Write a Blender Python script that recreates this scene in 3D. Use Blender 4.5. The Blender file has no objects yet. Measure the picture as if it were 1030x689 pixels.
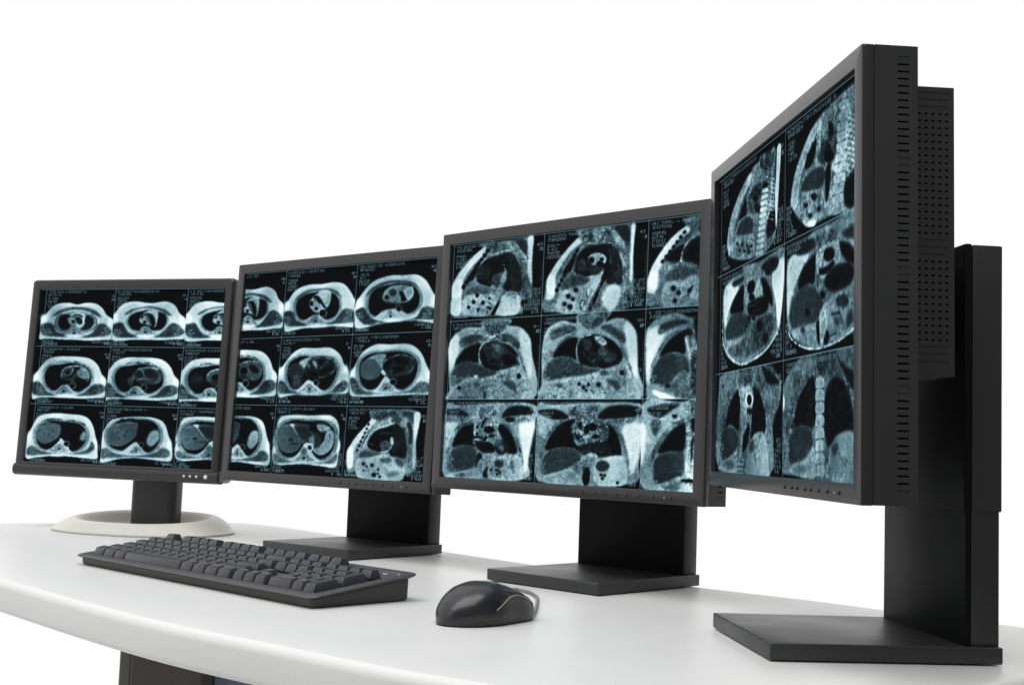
import bpy, bmesh, math, random
import numpy as np
from mathutils import Matrix, Vector

C = bpy.context.scene.collection
SC = bpy.context.scene
rng = np.random.default_rng(7)
random.seed(4)
PI = math.pi

# ------------------------------------------------------------------ materials
def mat(name, col, rough=.5, spec=.5, metal=0, grain=0., gscale=900, bump=0., coat=0., rvar=.0):
    m = bpy.data.materials.new(name); m.use_nodes = True
    nt = m.node_tree; b = nt.nodes['Principled BSDF']
    b.inputs['Base Color'].default_value = (*col, 1)
    b.inputs['Roughness'].default_value = rough
    b.inputs['Specular IOR Level'].default_value = spec
    b.inputs['Metallic'].default_value = metal
    b.inputs['Coat Weight'].default_value = coat
    if grain or bump or rvar:
        tc = nt.nodes.new('ShaderNodeTexCoord'); n = nt.nodes.new('ShaderNodeTexNoise')
        n.inputs['Scale'].default_value = gscale; n.inputs['Detail'].default_value = 4
        nt.links.new(tc.outputs['Object'], n.inputs['Vector'])
        if grain:
            r = nt.nodes.new('ShaderNodeMapRange'); r.inputs[1].default_value = .3; r.inputs[2].default_value = .7
            r.inputs[3].default_value = 1 - grain; r.inputs[4].default_value = 1 + grain
            nt.links.new(n.outputs[0], r.inputs[0])
            mx = nt.nodes.new('ShaderNodeVectorMath'); mx.operation = 'SCALE'; mx.inputs[0].default_value = col
            nt.links.new(r.outputs[0], mx.inputs['Scale']); nt.links.new(mx.outputs[0], b.inputs['Base Color'])
        if rvar:
            n2 = nt.nodes.new('ShaderNodeTexNoise'); n2.inputs['Scale'].default_value = 14; n2.inputs['Detail'].default_value = 5
            nt.links.new(tc.outputs['Object'], n2.inputs['Vector'])
            r2 = nt.nodes.new('ShaderNodeMapRange'); r2.inputs[1].default_value = .3; r2.inputs[2].default_value = .7
            r2.inputs[3].default_value = rough - rvar; r2.inputs[4].default_value = rough + rvar
            nt.links.new(n2.outputs[0], r2.inputs[0]); nt.links.new(r2.outputs[0], b.inputs['Roughness'])
        if bump:
            bp = nt.nodes.new('ShaderNodeBump'); bp.inputs['Strength'].default_value = bump; bp.inputs['Distance'].default_value = .0004
            nt.links.new(n.outputs[0], bp.inputs['Height']); nt.links.new(bp.outputs[0], b.inputs['Normal'])
    return m

M_black = mat('black_plastic', (.026, .0265, .028), .40, .5, grain=.12, bump=.12, rvar=.05)
M_bezel = mat('charcoal_bezel', (.0225, .022, .024), .27, .55, grain=.06, bump=.02, rvar=.01)
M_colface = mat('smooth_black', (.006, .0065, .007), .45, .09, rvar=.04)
M_perf = mat('perforation_dark', (.012, .012, .013), .6, .3)
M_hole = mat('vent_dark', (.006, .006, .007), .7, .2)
M_button = mat('button_black', (.018, .018, .02), .35)
M_white_btn = mat('button_white', (.72, .71, .68), .3)
M_led = mat('light_lens', (.45, .45, .47), .25)
M_beige = mat('warm_grey_plastic', (.70, .69, .63), .34, .5, grain=.03, bump=.05, rvar=.04)
M_beige_d = mat('grey_shell', (.36, .36, .33), .45, .5, grain=.03)
M_desk = mat('white_laminate', (.70, .70, .69), .38, .5, grain=.02, gscale=500, bump=.05, rvar=.02)
M_key = mat('key_plastic', (.031, .031, .036), .30, .6, grain=.10, bump=.10)
M_kbase = mat('keyboard_plastic', (.050, .049, .053), .42, .5, grain=.10, bump=.10, rvar=.04)
M_klow = mat('keyboard_case', (.040, .039, .038), .5, .4, grain=.10)
M_mouse = mat('mouse_shell', (.017, .0165, .020), .25, .5, rvar=.02)
M_mside = mat('mouse_side', (.028, .0275, .026), .42, .4, grain=.10, bump=.08)
M_trim = mat('mouse_trim', (.34, .34, .34), .3, .5)
M_cable = mat('cable_grey', (.19, .19, .185), .45)
M_leg = mat('desk_leg_grey', (.115, .105, .095), .5, .4, grain=.08)
M_legedge = mat('desk_leg_edge', (.16, .162, .155), .45)
M_panel = mat('blue_grey_panel', (.33, .36, .48), .55, .4, grain=.05)

# ------------------------------------------------------------------ mesh helpers
def link(name, bm, m, parent=None, smooth=False, loc=(0, 0, 0), rot=(0, 0, 0)):
    me = bpy.data.meshes.new(name); bmesh.ops.recalc_face_normals(bm, faces=bm.faces[:]); bm.to_mesh(me); bm.free()
    for mm in (m if isinstance(m, (list, tuple)) else [m]): me.materials.append(mm)
    if smooth:
        for p in me.polygons: p.use_smooth = True
    o = bpy.data.objects.new(name, me); C.objects.link(o)
    if parent: o.parent = parent
    o.location = loc; o.rotation_euler = rot
    return o

def flat_smooth(o, ang=35):
    me = o.data
    for p in me.polygons: p.use_smooth = True
    me.set_sharp_from_angle(angle=math.radians(ang))

def box(bm, x0, x1, y0, y1, z0, z1, bev=0., seg=2):
    r = bmesh.ops.create_cube(bm, size=1)
    vs = r['verts']
    for v in vs:
        v.co = Vector(((x0 + x1) / 2 + v.co.x * (x1 - x0), (y0 + y1) / 2 + v.co.y * (y1 - y0), (z0 + z1) / 2 + v.co.z * (z1 - z0)))
    if bev:
        es = list({e for v in vs for e in v.link_edges})
        bmesh.ops.bevel(bm, geom=es, offset=bev, segments=seg, profile=.5, affect='EDGES', clamp_overlap=True)

def loft(bm, loops, cap0=True, cap1=True):
    L = [[bm.verts.new(p) for p in lp] for lp in loops]
    n = len(L[0])
    for a, b in zip(L, L[1:]):
        for i in range(n): bm.faces.new((a[i], a[(i + 1) % n], b[(i + 1) % n], b[i]))
    if cap0: bm.faces.new(L[0][::-1])
    if cap1: bm.faces.new(L[-1])
    return L

def tube(bm, pts, r, n=10, cap=True):
    pts = [Vector(p) for p in pts]; loops = []
    up = Vector((0, 0, 1))
    for i, p in enumerate(pts):
        t = (pts[min(i + 1, len(pts) - 1)] - pts[max(i - 1, 0)]).normalized()
        s = t.cross(up)
        if s.length < 1e-4: s = Vector((1, 0, 0))
        s.normalize(); q = s.cross(t)
        rr = r[i] if isinstance(r, (list, tuple)) else r
        loops.append([p + s * rr * math.cos(2 * PI * k / n) + q * rr * math.sin(2 * PI * k / n) for k in range(n)])
    loft(bm, loops, cap, cap)

def crom(P, n=8, closed=True):
    P = [tuple(p) for p in P]; N = len(P); out = []
    for i in range(N if closed else N - 1):
        g = lambda j: np.array(P[j % N] if closed else P[min(max(j, 0), N - 1)], float)
        a, b, c, d = g(i - 1), g(i), g(i + 1), g(i + 2)
        for k in range(n):
            t = k / n
            out.append(tuple(.5 * (2 * b + (c - a) * t + (2 * a - 5 * b + 4 * c - d) * t * t + (3 * b - a - 3 * c + d) * t ** 3)))
    if not closed: out.append(P[-1])
    return out

def rrect(x0, x1, y0, y1, r, n=5):
    out = []
    for cx, cy, a0 in ((x1 - r, y1 - r, 0), (x0 + r, y1 - r, 90), (x0 + r, y0 + r, 180), (x1 - r, y0 + r, 270)):
        for k in range(n + 1):
            a = math.radians(a0 + 90 * k / n); out.append((cx + r * math.cos(a), cy + r * math.sin(a)))
    return out

def empty(name, loc, yaw, label, cat, group=None):
    o = bpy.data.objects.new(name, None); C.objects.link(o)
    o.location = loc; o.rotation_euler = (0, 0, -yaw); o.empty_display_size = .05
    o['label'] = label; o['category'] = cat
    if group: o['group'] = group
    return o

def pocket_panel(bm, x, ycuts, zcuts, pocket, sx):
    """a side wall in the plane x, its grid cells flagged in pocket(i, j) -> depth sunk inward as real recesses"""
    V = {}
    def vert(xx, y, z):
        k = (round(xx, 6), round(y, 6), round(z, 6))
        if k not in V: V[k] = bm.verts.new(k)
        return V[k]
    for i in range(len(ycuts) - 1):
        for j in range(len(zcuts) - 1):
            y0, y1, z0, z1 = ycuts[i], ycuts[i + 1], zcuts[j], zcuts[j + 1]
            d = pocket(i, j)
            if not d:
                f = bm.faces.new((vert(x, y0, z0), vert(x, y1, z0), vert(x, y1, z1), vert(x, y0, z1)))
            else:
                xi = x - sx * d
                q = [(y0, z0), (y1, z0), (y1, z1), (y0, z1)]
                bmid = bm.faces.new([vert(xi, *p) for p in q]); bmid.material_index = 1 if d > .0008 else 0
                for a in range(4):
                    p, r = q[a], q[(a + 1) % 4]
                    bm.faces.new([bm.verts.new(c) for c in ((x, *p), (x, *r), (xi, *r), (xi, *p))])

# ------------------------------------------------------------------ screen pictures, drawn here from shape lists
SCANS = r'''
chest_a:P72 2 8 -40 554 12 462 88 340 184 263 334 245 471 276 602 246 737 265 833 342 899 452 997 552 1003 702 1004 871 882 882 653 898 468 886 216 878 45 869 -39 880 -36 707;P80 8 8 -19 555 31 467 103 349 195 275 340 258 471 288 597 259 726 277 819 351 882 457 976 553 982 697 983 859 866 870 645 885 469 873 226 866 63 857 -18 868 -15 702;P98 12 0 51 513 44 555 21 581 -11 581 -39 555 -52 513 -45 471 -22 445 10 445 38 471;P98 12 0 1008 592 1004 639 986 668 960 668 938 639 926 592 930 545 949 516 974 516 997 545;P30 4 35 -39 666 7 601 91 595 172 645 205 746 343 786 497 825 662 804 738 723 780 623 861 598 940 662 988 762 911 822 715 847 466 856 212 838 6 809;P33 3 30 113 479 185 391 340 324 474 311 642 331 764 402 841 506 752 472 615 406 478 371 312 391 183 466;P50 4 30 170 625 185 493 298 422 480 391 666 422 756 522 767 663 690 743 511 785 308 766 204 726;S25 0 0 18 202 706 168 605 193 493 265 442;S25 0 0 18 684 442 756 522 765 643 721 713;S70 0 0 8 232 706 194 604 215 493;S70 0 0 8 704 482 741 583 704 703;P9 2 30 224 604 224 513 283 452 372 462 359 563 396 648 354 705 286 705 236 665;P13 3 40 606 623 577 523 619 462 688 492 730 563 713 643 654 703 575 714 539 674;P68 3 35 347 513 400 438 499 418 568 446 596 492 581 623 545 684 448 624 375 594;S10 0 0 26 407 486 485 454 554 486;P14 0 0 459 513 530 499 566 593 514 614;P4 0 0 457 573 454 588 442 596 426 596 413 588 407 573 411 559 423 550 438 550 451 559;P10 0 0 387 482 385 492 378 498 370 498 363 492 360 482 361 473 368 467 376 467 383 473;S85 0 0 12 587 482 581 613;P52 3 55 307 823 374 759 416 686 496 686 557 758 625 820 469 846;P45 0 20 504 724 497 746 476 760 448 760 425 747 415 725 421 703 443 690 470 690 493 703;P12 0 0 486 778 482 787 471 793 458 793 446 787 441 778 445 769 455 763 469 763 481 769;S70 0 0 8 432 783 378 803 339 822;S70 0 0 8 495 782 552 801 593 820;P100 8 0 580 825 559 840 502 850 430 851 370 842 346 826 368 811 426 801 498 800 557 809;S95 5 0 18 232 872 467 870 651 876 849 870;P3 2 0 -4 890 200 888 219 918 51 934 -10 921
chest_b:P72 2 8 -28 522 17 421 83 302 168 242 301 225 435 249 539 253 683 227 771 245 848 305 907 422 993 530 1000 673 1001 851 872 862 700 881 480 874 289 876 142 895 6 878 -1 678;P80 8 8 -7 524 36 427 100 313 181 255 308 238 438 262 537 265 675 240 760 258 834 315 890 427 973 531 980 668 981 840 857 850 691 868 481 862 297 863 156 882 26 866 19 673;P98 12 0 69 513 63 556 43 582 15 582 -9 556 -21 513 -16 470 5 443 33 443 57 470;P98 12 0 996 565 992 613 976 642 954 642 934 613 924 566 927 518 943 489 966 489 985 518;P28 4 35 -11 641 60 595 134 589 185 677 251 767 432 820 621 801 717 710 782 611 853 587 944 655 995 762 870 826 581 846 287 849 47 823;P42 3 30 183 590 192 488 262 416 392 375 474 355 608 386 708 406 761 467 773 588 727 690 632 731 452 742 319 737 232 692;P62 1 30 196 588 205 490 272 422 396 383 474 363 602 393 697 412 748 471 760 587 716 684 625 723 453 734 326 728 243 686;P30 1 20 201 588 210 491 276 424 398 386 474 367 600 396 693 415 743 472 754 586 712 681 623 720 453 730 329 725 248 683;P55 1 30 208 587 217 493 281 427 400 390 474 371 596 400 688 418 736 474 747 585 706 678 619 715 454 725 332 721 253 680;P8 2 25 216 586 224 494 286 431 402 394 474 376 593 404 682 422 729 476 740 584 700 674 615 711 455 721 336 716 260 676;P33 3 30 142 458 194 389 294 340 469 304 617 328 722 371 816 467 743 458 636 389 471 340 297 376 213 440;P70 3 25 361 540 391 458 474 382 592 389 619 458 612 566 597 657 545 648 461 612 387 594;P6 3 0 443 458 495 431 554 476 588 584 575 657 537 639 494 549;P35 3 0 443 458 480 458 516 548 536 630 489 585;S6 0 0 22 387 503 413 454 464 436;P2 0 0 465 578 461 591 450 600 436 600 423 592 418 578 421 564 432 555 447 555 459 564;P8 0 0 418 482 419 491 413 502 403 510 392 512 385 507 384 497 390 486 400 478 411 477;P52 3 55 305 794 373 729 417 654 497 653 559 728 628 792 469 818;P45 0 20 505 693 498 715 477 729 449 729 425 716 415 694 422 671 443 658 471 657 495 671;P12 0 0 487 748 483 757 472 763 458 763 446 758 441 748 445 739 456 733 470 733 482 739;S70 0 0 7 432 753 377 774 338 794;S70 0 0 7 497 753 554 772 596 792;P100 8 0 601 819 577 834 512 844 430 844 363 836 337 821 361 806 426 796 508 796 575 804;S95 5 0 16 287 854 471 849 698 858
chest_c:P72 2 8 4 583 54 465 129 340 241 270 373 246 521 254 633 241 746 245 843 283 929 389 1018 544 1084 614 1082 794 1074 900 840 882 681 866 488 874 291 882 142 910 40 914 17 740;P80 8 8 27 583 75 470 147 350 254 283 380 260 523 267 630 255 738 258 832 295 915 397 1000 546 1064 613 1061 786 1054 888 829 870 676 855 491 862 302 870 159 897 62 901 40 734;P98 12 0 86 536 81 576 62 601 35 599 11 572 0 531 5 490 24 466 51 468 74 495;P98 12 0 1094 648 1090 686 1072 709 1048 708 1027 682 1017 643 1022 605 1039 582 1063 583 1084 609;P28 4 35 1 653 67 613 154 644 196 749 352 817 597 820 723 793 795 697 868 626 980 657 1063 744 1023 824 759 845 486 849 222 853 50 828;P42 3 30 143 617 145 481 222 379 370 351 517 343 664 363 757 408 819 525 820 656 764 747 642 787 509 714 400 727 292 779 194 736;P62 1 30 158 614 161 485 234 388 375 361 516 353 656 372 745 415 804 527 805 652 752 739 635 777 508 707 404 720 301 770 208 728;P30 1 20 165 613 167 486 239 391 377 365 515 357 653 376 740 417 799 527 799 650 747 735 632 774 508 705 405 717 304 766 213 725;P55 1 30 173 612 175 488 245 396 380 370 514 362 649 380 734 421 791 528 792 648 741 731 629 768 507 701 407 713 309 761 220 721;P7 2 25 182 611 184 490 252 400 383 375 514 368 644 385 727 425 783 529 783 646 734 727 625 763 507 698 409 709 314 755 227 717;P34 3 30 141 488 201 388 329 320 476 309 639 321 755 377 826 474 760 436 643 368 479 348 333 372 222 441;P72 3 20 362 528 404 436 513 359 626 354 666 421 656 538 628 595 567 633 471 662 401 607;P6 0 0 413 437 468 415 518 461 527 538 493 519 457 474;P40 0 0 414 454 442 456 461 525 435 515;P3 0 0 423 528 419 548 406 559 389 558 374 545 367 524 371 505 384 493 401 494 416 508;P5 0 0 524 462 568 541 613 611 571 591 534 530;P2 0 0 498 609 494 622 481 629 463 628 449 619 442 606 447 593 460 586 477 587 492 596;S10 0 0 10 527 538 614 616;P58 0 40 627 679 619 714 590 734 552 732 520 709 505 672 514 637 543 616 581 619 613 643;P5 0 0 615 678 608 706 585 722 555 721 529 702 518 673 525 645 548 629 578 630 604 649;P52 3 55 319 815 385 763 427 702 505 706 564 772 630 830 477 844;P45 0 20 513 740 506 759 485 769 458 768 435 755 425 736 432 717 453 706 480 708 503 721;P12 0 0 494 786 491 793 480 798 467 797 456 792 451 783 454 776 465 771 478 772 490 777;S70 0 0 7 442 787 388 802 350 817;S70 0 0 7 504 790 560 810 599 829;P100 8 0 665 865 635 876 555 879 454 875 371 864 338 850 369 840 451 836 552 841 633 852;S95 5 0 14 191 886 487 865 841 890
chest_d:P72 2 8 0 637 77 443 215 273 416 208 588 217 757 222 873 311 965 476 1041 622 1047 855 1030 901 795 842 514 844 285 881 111 922 25 902 10 769;P80 8 8 22 634 96 449 228 285 420 223 586 231 748 236 860 322 948 480 1021 620 1027 844 1011 888 785 832 515 833 295 869 128 908 46 888 31 761;P98 12 0 99 577 94 623 75 650 48 649 25 619 14 571 19 525 38 497 64 499 87 530;P98 12 0 1024 605 1019 649 1002 675 978 674 958 645 948 600 953 556 970 530 994 532 1014 561;P28 2 35 11 703 90 626 183 680 250 798 486 843 766 809 841 688 922 661 1020 730 1013 838 767 835 514 844 167 882;P42 3 30 138 624 154 459 237 354 415 313 575 297 720 331 820 435 851 580 815 701 700 766 568 687 375 693 265 778 179 737;P62 1 30 154 620 169 463 248 363 419 324 572 308 710 340 806 440 835 578 801 694 691 756 565 680 380 686 276 768 194 728;P30 1 20 161 619 175 464 253 366 420 328 570 313 706 344 800 442 829 577 795 692 687 752 564 678 382 684 280 763 199 725;P55 1 30 170 617 184 466 259 371 422 333 569 318 701 349 793 444 821 576 788 688 683 747 562 674 385 680 286 758 207 720;P6 2 25 179 615 193 468 266 375 424 339 567 324 696 354 785 447 812 575 780 684 678 741 560 671 388 676 291 752 215 715;P33 2 30 126 496 192 370 363 285 535 277 736 332 813 449 710 362 538 316 365 328 224 405;P55 3 30 347 495 398 385 511 346 654 357 729 443 721 538 640 596 499 603 397 580;P25 0 30 523 450 516 481 493 500 463 498 437 476 425 443 432 411 456 393 486 395 512 417;S70 0 0 13 374 465 441 373 569 366;P4 0 0 432 508 428 525 416 534 400 533 386 522 380 504 384 487 396 478 412 479 426 490;S5 0 0 23 381 569 470 594 555 581;P10 0 0 559 430 618 466 666 550 597 577 579 512;P70 0 0 616 434 711 378 732 491 666 556;P58 0 40 609 674 602 700 582 716 556 714 533 696 523 668 530 642 550 626 576 628 599 646;P3 0 0 600 673 595 694 579 706 558 705 540 691 532 669 537 648 553 635 574 637 592 651;P52 3 55 353 807 402 755 433 694 491 697 535 762 584 819 471 834;P45 0 20 496 731 491 749 476 760 456 759 439 746 432 727 437 709 452 698 472 699 489 712;P12 0 0 483 776 481 784 473 788 463 788 454 782 451 774 453 767 461 762 471 763 480 768;S70 0 0 13 444 778 405 793 377 808;S70 0 0 13 490 781 532 800 561 818;P100 6 0 641 835 618 846 555 851 475 847 409 836 383 821 408 809 472 805 552 809 616 820;S90 4 0 16 167 882 514 834 907 873
heart_a:P72 2 8 -69 561 3 397 101 244 223 185 407 174 642 187 761 233 851 331 910 468 981 576 974 704 980 852 859 876 663 892 430 883 212 879 43 891 -47 924 -70 793 -60 672;P80 8 8 -48 560 21 403 115 256 233 199 409 189 634 201 749 245 835 339 892 471 960 574 953 698 959 840 843 862 655 878 431 869 221 866 60 876 -27 908 -49 783 -39 666;P98 12 0 9 528 5 564 -12 587 -35 587 -56 566 -66 530 -62 494 -45 472 -22 471 -1 493;P98 12 0 968 586 965 627 951 652 931 653 912 628 903 588 906 547 921 521 941 521 959 545;P30 4 35 -73 672 -30 620 39 629 105 708 170 786 343 841 543 840 688 782 746 681 841 633 940 650 972 744 872 822 660 852 428 859 126 864 -55 833;P42 3 30 54 548 67 423 145 319 285 294 471 257 642 299 760 375 807 509 799 643 732 734 626 804 530 773 447 674 354 688 285 769 191 783 98 683;P62 1 30 71 548 84 428 158 329 292 305 469 269 633 309 745 382 791 510 783 638 719 725 617 792 526 762 446 668 358 681 292 758 202 771 113 677;P30 1 20 78 547 90 430 163 333 294 309 468 274 629 314 740 385 784 510 776 636 713 722 614 787 524 758 446 665 359 678 294 754 207 767 119 674;P55 1 30 87 547 99 433 170 338 298 315 467 281 624 319 732 389 775 511 768 633 706 717 609 781 522 752 446 662 361 675 298 748 212 761 127 670;P6 2 25 97 547 108 435 177 343 302 321 467 288 619 325 724 393 766 511 759 631 699 712 604 774 519 747 446 659 363 671 302 743 218 755 135 667;S15 2 0 18 248 286 322 266 423 264;S15 2 0 18 498 263 583 280 661 324;P25 3 30 763 690 842 645 879 707 787 789 723 810;P25 3 30 876 667 942 666 964 744 918 785;P52 3 55 232 817 299 755 341 685 420 682 481 750 549 808 393 835;P45 0 20 428 719 421 740 400 753 373 754 349 742 339 721 346 701 367 687 395 687 418 699;P12 0 0 410 770 406 779 396 785 382 785 370 780 365 771 369 763 380 757 393 757 405 762;S70 0 0 8 356 776 302 796 264 816;S70 0 0 8 420 774 477 791 517 808;P100 8 0 594 850 563 863 481 872 378 875 294 871 261 860 292 847 375 838 478 834 561 839;S92 5 0 16 127 878 428 863 728 874;P30 3 30 316 501 342 410 421 349 536 327 655 354 745 452 746 571 676 633 542 616 423 579 345 551;S66 0 0 24 343 521 337 451 374 384 455 348 537 337 622 355;P50 4 30 561 436 639 365 719 433 734 532 654 554 584 515;P25 0 0 475 406 478 442 460 477 426 497 389 496 365 472 361 436 380 401 414 381 450 382;S70 0 0 14 365 480 408 499 465 478 493 417 482 382;S6 0 0 48 396 560 484 508 542 396 573 372;P8 0 0 457 458 453 475 440 485 424 486 410 476 403 459 407 443 420 432 436 432 450 442;P6 4 40 521 557 603 545 690 593 727 651 615 694 544 636;S50 0 0 8 473 588 574 596 642 624;S50 0 0 8 320 552 422 569;P58 0 40 559 676 552 710 528 731 498 732 471 712 459 678 466 644 489 623 520 622 546 642;P3 0 0 549 676 543 703 524 720 500 721 479 705 469 678 474 651 493 634 518 633 539 649
heart_b:P72 2 8 -69 561 3 397 101 244 223 185 407 174 642 187 761 233 851 331 910 468 981 576 974 704 980 852 859 876 663 892 430 883 212 879 43 891 -47 924 -70 793 -60 672;P80 8 8 -48 560 21 403 115 256 233 199 409 189 634 201 749 245 835 339 892 471 960 574 953 698 959 840 843 862 655 878 431 869 221 866 60 876 -27 908 -49 783 -39 666;P98 12 0 9 528 5 564 -12 587 -35 587 -56 566 -66 530 -62 494 -45 472 -22 471 -1 493;P98 12 0 968 586 965 627 951 652 931 653 912 628 903 588 906 547 921 521 941 521 959 545;P30 4 35 -73 672 -30 620 39 629 105 708 170 786 343 841 543 840 688 782 746 681 841 633 940 650 972 744 872 822 660 852 428 859 126 864 -55 833;P42 3 30 54 548 67 423 145 319 285 294 471 257 642 299 760 375 807 509 799 643 732 734 626 804 530 773 447 674 354 688 285 769 191 783 98 683;P62 1 30 71 548 84 428 158 329 292 305 469 269 633 309 745 382 791 510 783 638 719 725 617 792 526 762 446 668 358 681 292 758 202 771 113 677;P30 1 20 78 547 90 430 163 333 294 309 468 274 629 314 740 385 784 510 776 636 713 722 614 787 524 758 446 665 359 678 294 754 207 767 119 674;P55 1 30 87 547 99 433 170 338 298 315 467 281 624 319 732 389 775 511 768 633 706 717 609 781 522 752 446 662 361 675 298 748 212 761 127 670;P6 2 25 97 547 108 435 177 343 302 321 467 288 619 325 724 393 766 511 759 631 699 712 604 774 519 747 446 659 363 671 302 743 218 755 135 667;S15 2 0 18 248 286 322 266 423 264;S15 2 0 18 498 263 583 280 661 324;P25 3 30 763 690 842 645 879 707 787 789 723 810;P25 3 30 876 667 942 666 964 744 918 785;P52 3 55 232 817 299 755 341 685 420 682 481 750 549 808 393 835;P45 0 20 428 719 421 740 400 753 373 754 349 742 339 721 346 701 367 687 395 687 418 699;P12 0 0 410 770 406 779 396 785 382 785 370 780 365 771 369 763 380 757 393 757 405 762;S70 0 0 8 356 776 302 796 264 816;S70 0 0 8 420 774 477 791 517 808;P100 8 0 594 850 563 863 481 872 378 875 294 871 261 860 292 847 375 838 478 834 561 839;S92 5 0 16 127 878 428 863 728 874;P28 3 35 343 521 368 420 455 354 570 332 672 364 746 472 738 572 659 623 526 617 423 589;S66 0 0 24 350 551 350 461 391 389 472 354 587 340 690 378;P15 0 30 483 458 476 491 451 512 418 512 389 493 376 460 384 427 409 406 442 405 470 425;P16 0 50 693 494 665 527 612 532 552 508 509 464 499 416 527 384 581 379 640 403 683 447;S65 0 0 14 457 382 493 457 510 517;S60 0 0 16 404 550 470 538 553 536;P20 0 0 550 586 540 610 512 625 475 626 443 612 430 589 440 565 469 550 506 549 537 563;S50 0 0 10 695 453 711 552 657 603;P30 6 60 364 581 360 628 341 657 315 658 292 629 280 583 285 535 303 506 329 505 352 534;P58 0 40 555 680 548 711 527 731 499 731 475 713 463 682 470 651 491 631 519 631 544 649;P3 0 0 546 680 541 705 523 720 501 721 481 706 472 682 478 657 495 642 517 641 537 656
heart_c:P72 2 8 -69 561 3 397 101 244 223 185 407 174 642 187 761 233 851 331 910 468 981 576 974 704 980 852 859 876 663 892 430 883 212 879 43 891 -47 924 -70 793 -60 672;P80 8 8 -48 560 21 403 115 256 233 199 409 189 634 201 749 245 835 339 892 471 960 574 953 698 959 840 843 862 655 878 431 869 221 866 60 876 -27 908 -49 783 -39 666;P98 12 0 9 528 5 564 -12 587 -35 587 -56 566 -66 530 -62 494 -45 472 -22 471 -1 493;P98 12 0 968 586 965 627 951 652 931 653 912 628 903 588 906 547 921 521 941 521 959 545;P30 4 35 -73 672 -30 620 39 629 105 708 170 786 343 841 543 840 688 782 746 681 841 633 940 650 972 744 872 822 660 852 428 859 126 864 -55 833;P42 3 30 54 548 67 423 145 319 285 294 471 257 642 299 760 375 807 509 799 643 732 734 626 804 530 773 447 674 354 688 285 769 191 783 98 683;P62 1 30 71 548 84 428 158 329 292 305 469 269 633 309 745 382 791 510 783 638 719 725 617 792 526 762 446 668 358 681 292 758 202 771 113 677;P30 1 20 78 547 90 430 163 333 294 309 468 274 629 314 740 385 784 510 776 636 713 722 614 787 524 758 446 665 359 678 294 754 207 767 119 674;P55 1 30 87 547 99 433 170 338 298 315 467 281 624 319 732 389 775 511 768 633 706 717 609 781 522 752 446 662 361 675 298 748 212 761 127 670;P6 2 25 97 547 108 435 177 343 302 321 467 288 619 325 724 393 766 511 759 631 699 712 604 774 519 747 446 659 363 671 302 743 218 755 135 667;S15 2 0 18 248 286 322 266 423 264;S15 2 0 18 498 263 583 280 661 324;P25 3 30 763 690 842 645 879 707 787 789 723 810;P25 3 30 876 667 942 666 964 744 918 785;P52 3 55 232 817 299 755 341 685 420 682 481 750 549 808 393 835;P45 0 20 428 719 421 740 400 753 373 754 349 742 339 721 346 701 367 687 395 687 418 699;P12 0 0 410 770 406 779 396 785 382 785 370 780 365 771 369 763 380 757 393 757 405 762;S70 0 0 8 356 776 302 796 264 816;S70 0 0 8 420 774 477 791 517 808;P100 8 0 594 850 563 863 481 872 378 875 294 871 261 860 292 847 375 838 478 834 561 839;S92 5 0 16 127 878 428 863 728 874;P20 14 0 301 522 288 558 247 580 195 582 151 561 132 526 146 490 186 467 238 466 282 487;P35 3 35 343 521 368 420 455 358 570 336 672 370 746 472 744 552 676 633 543 626 424 599;S66 0 0 22 350 551 350 461 391 389 472 358 588 346 690 378 746 472;P5 0 30 520 497 512 532 487 555 454 555 426 534 413 499 420 464 445 441 478 441 507 462;P12 0 50 692 515 667 530 622 520 573 489 540 449 535 415 560 400 605 410 654 441 687 481;P20 3 0 379 560 486 538 541 606 442 619;S60 0 0 12 540 380 533 457 569 536;S55 0 0 10 746 472 736 552 684 623;P58 0 40 559 680 552 714 529 735 498 736 471 716 459 682 466 648 489 627 520 626 547 646;P3 0 0 549 680 543 707 525 724 500 724 479 709 469 682 475 655 493 638 518 637 539 653
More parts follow.
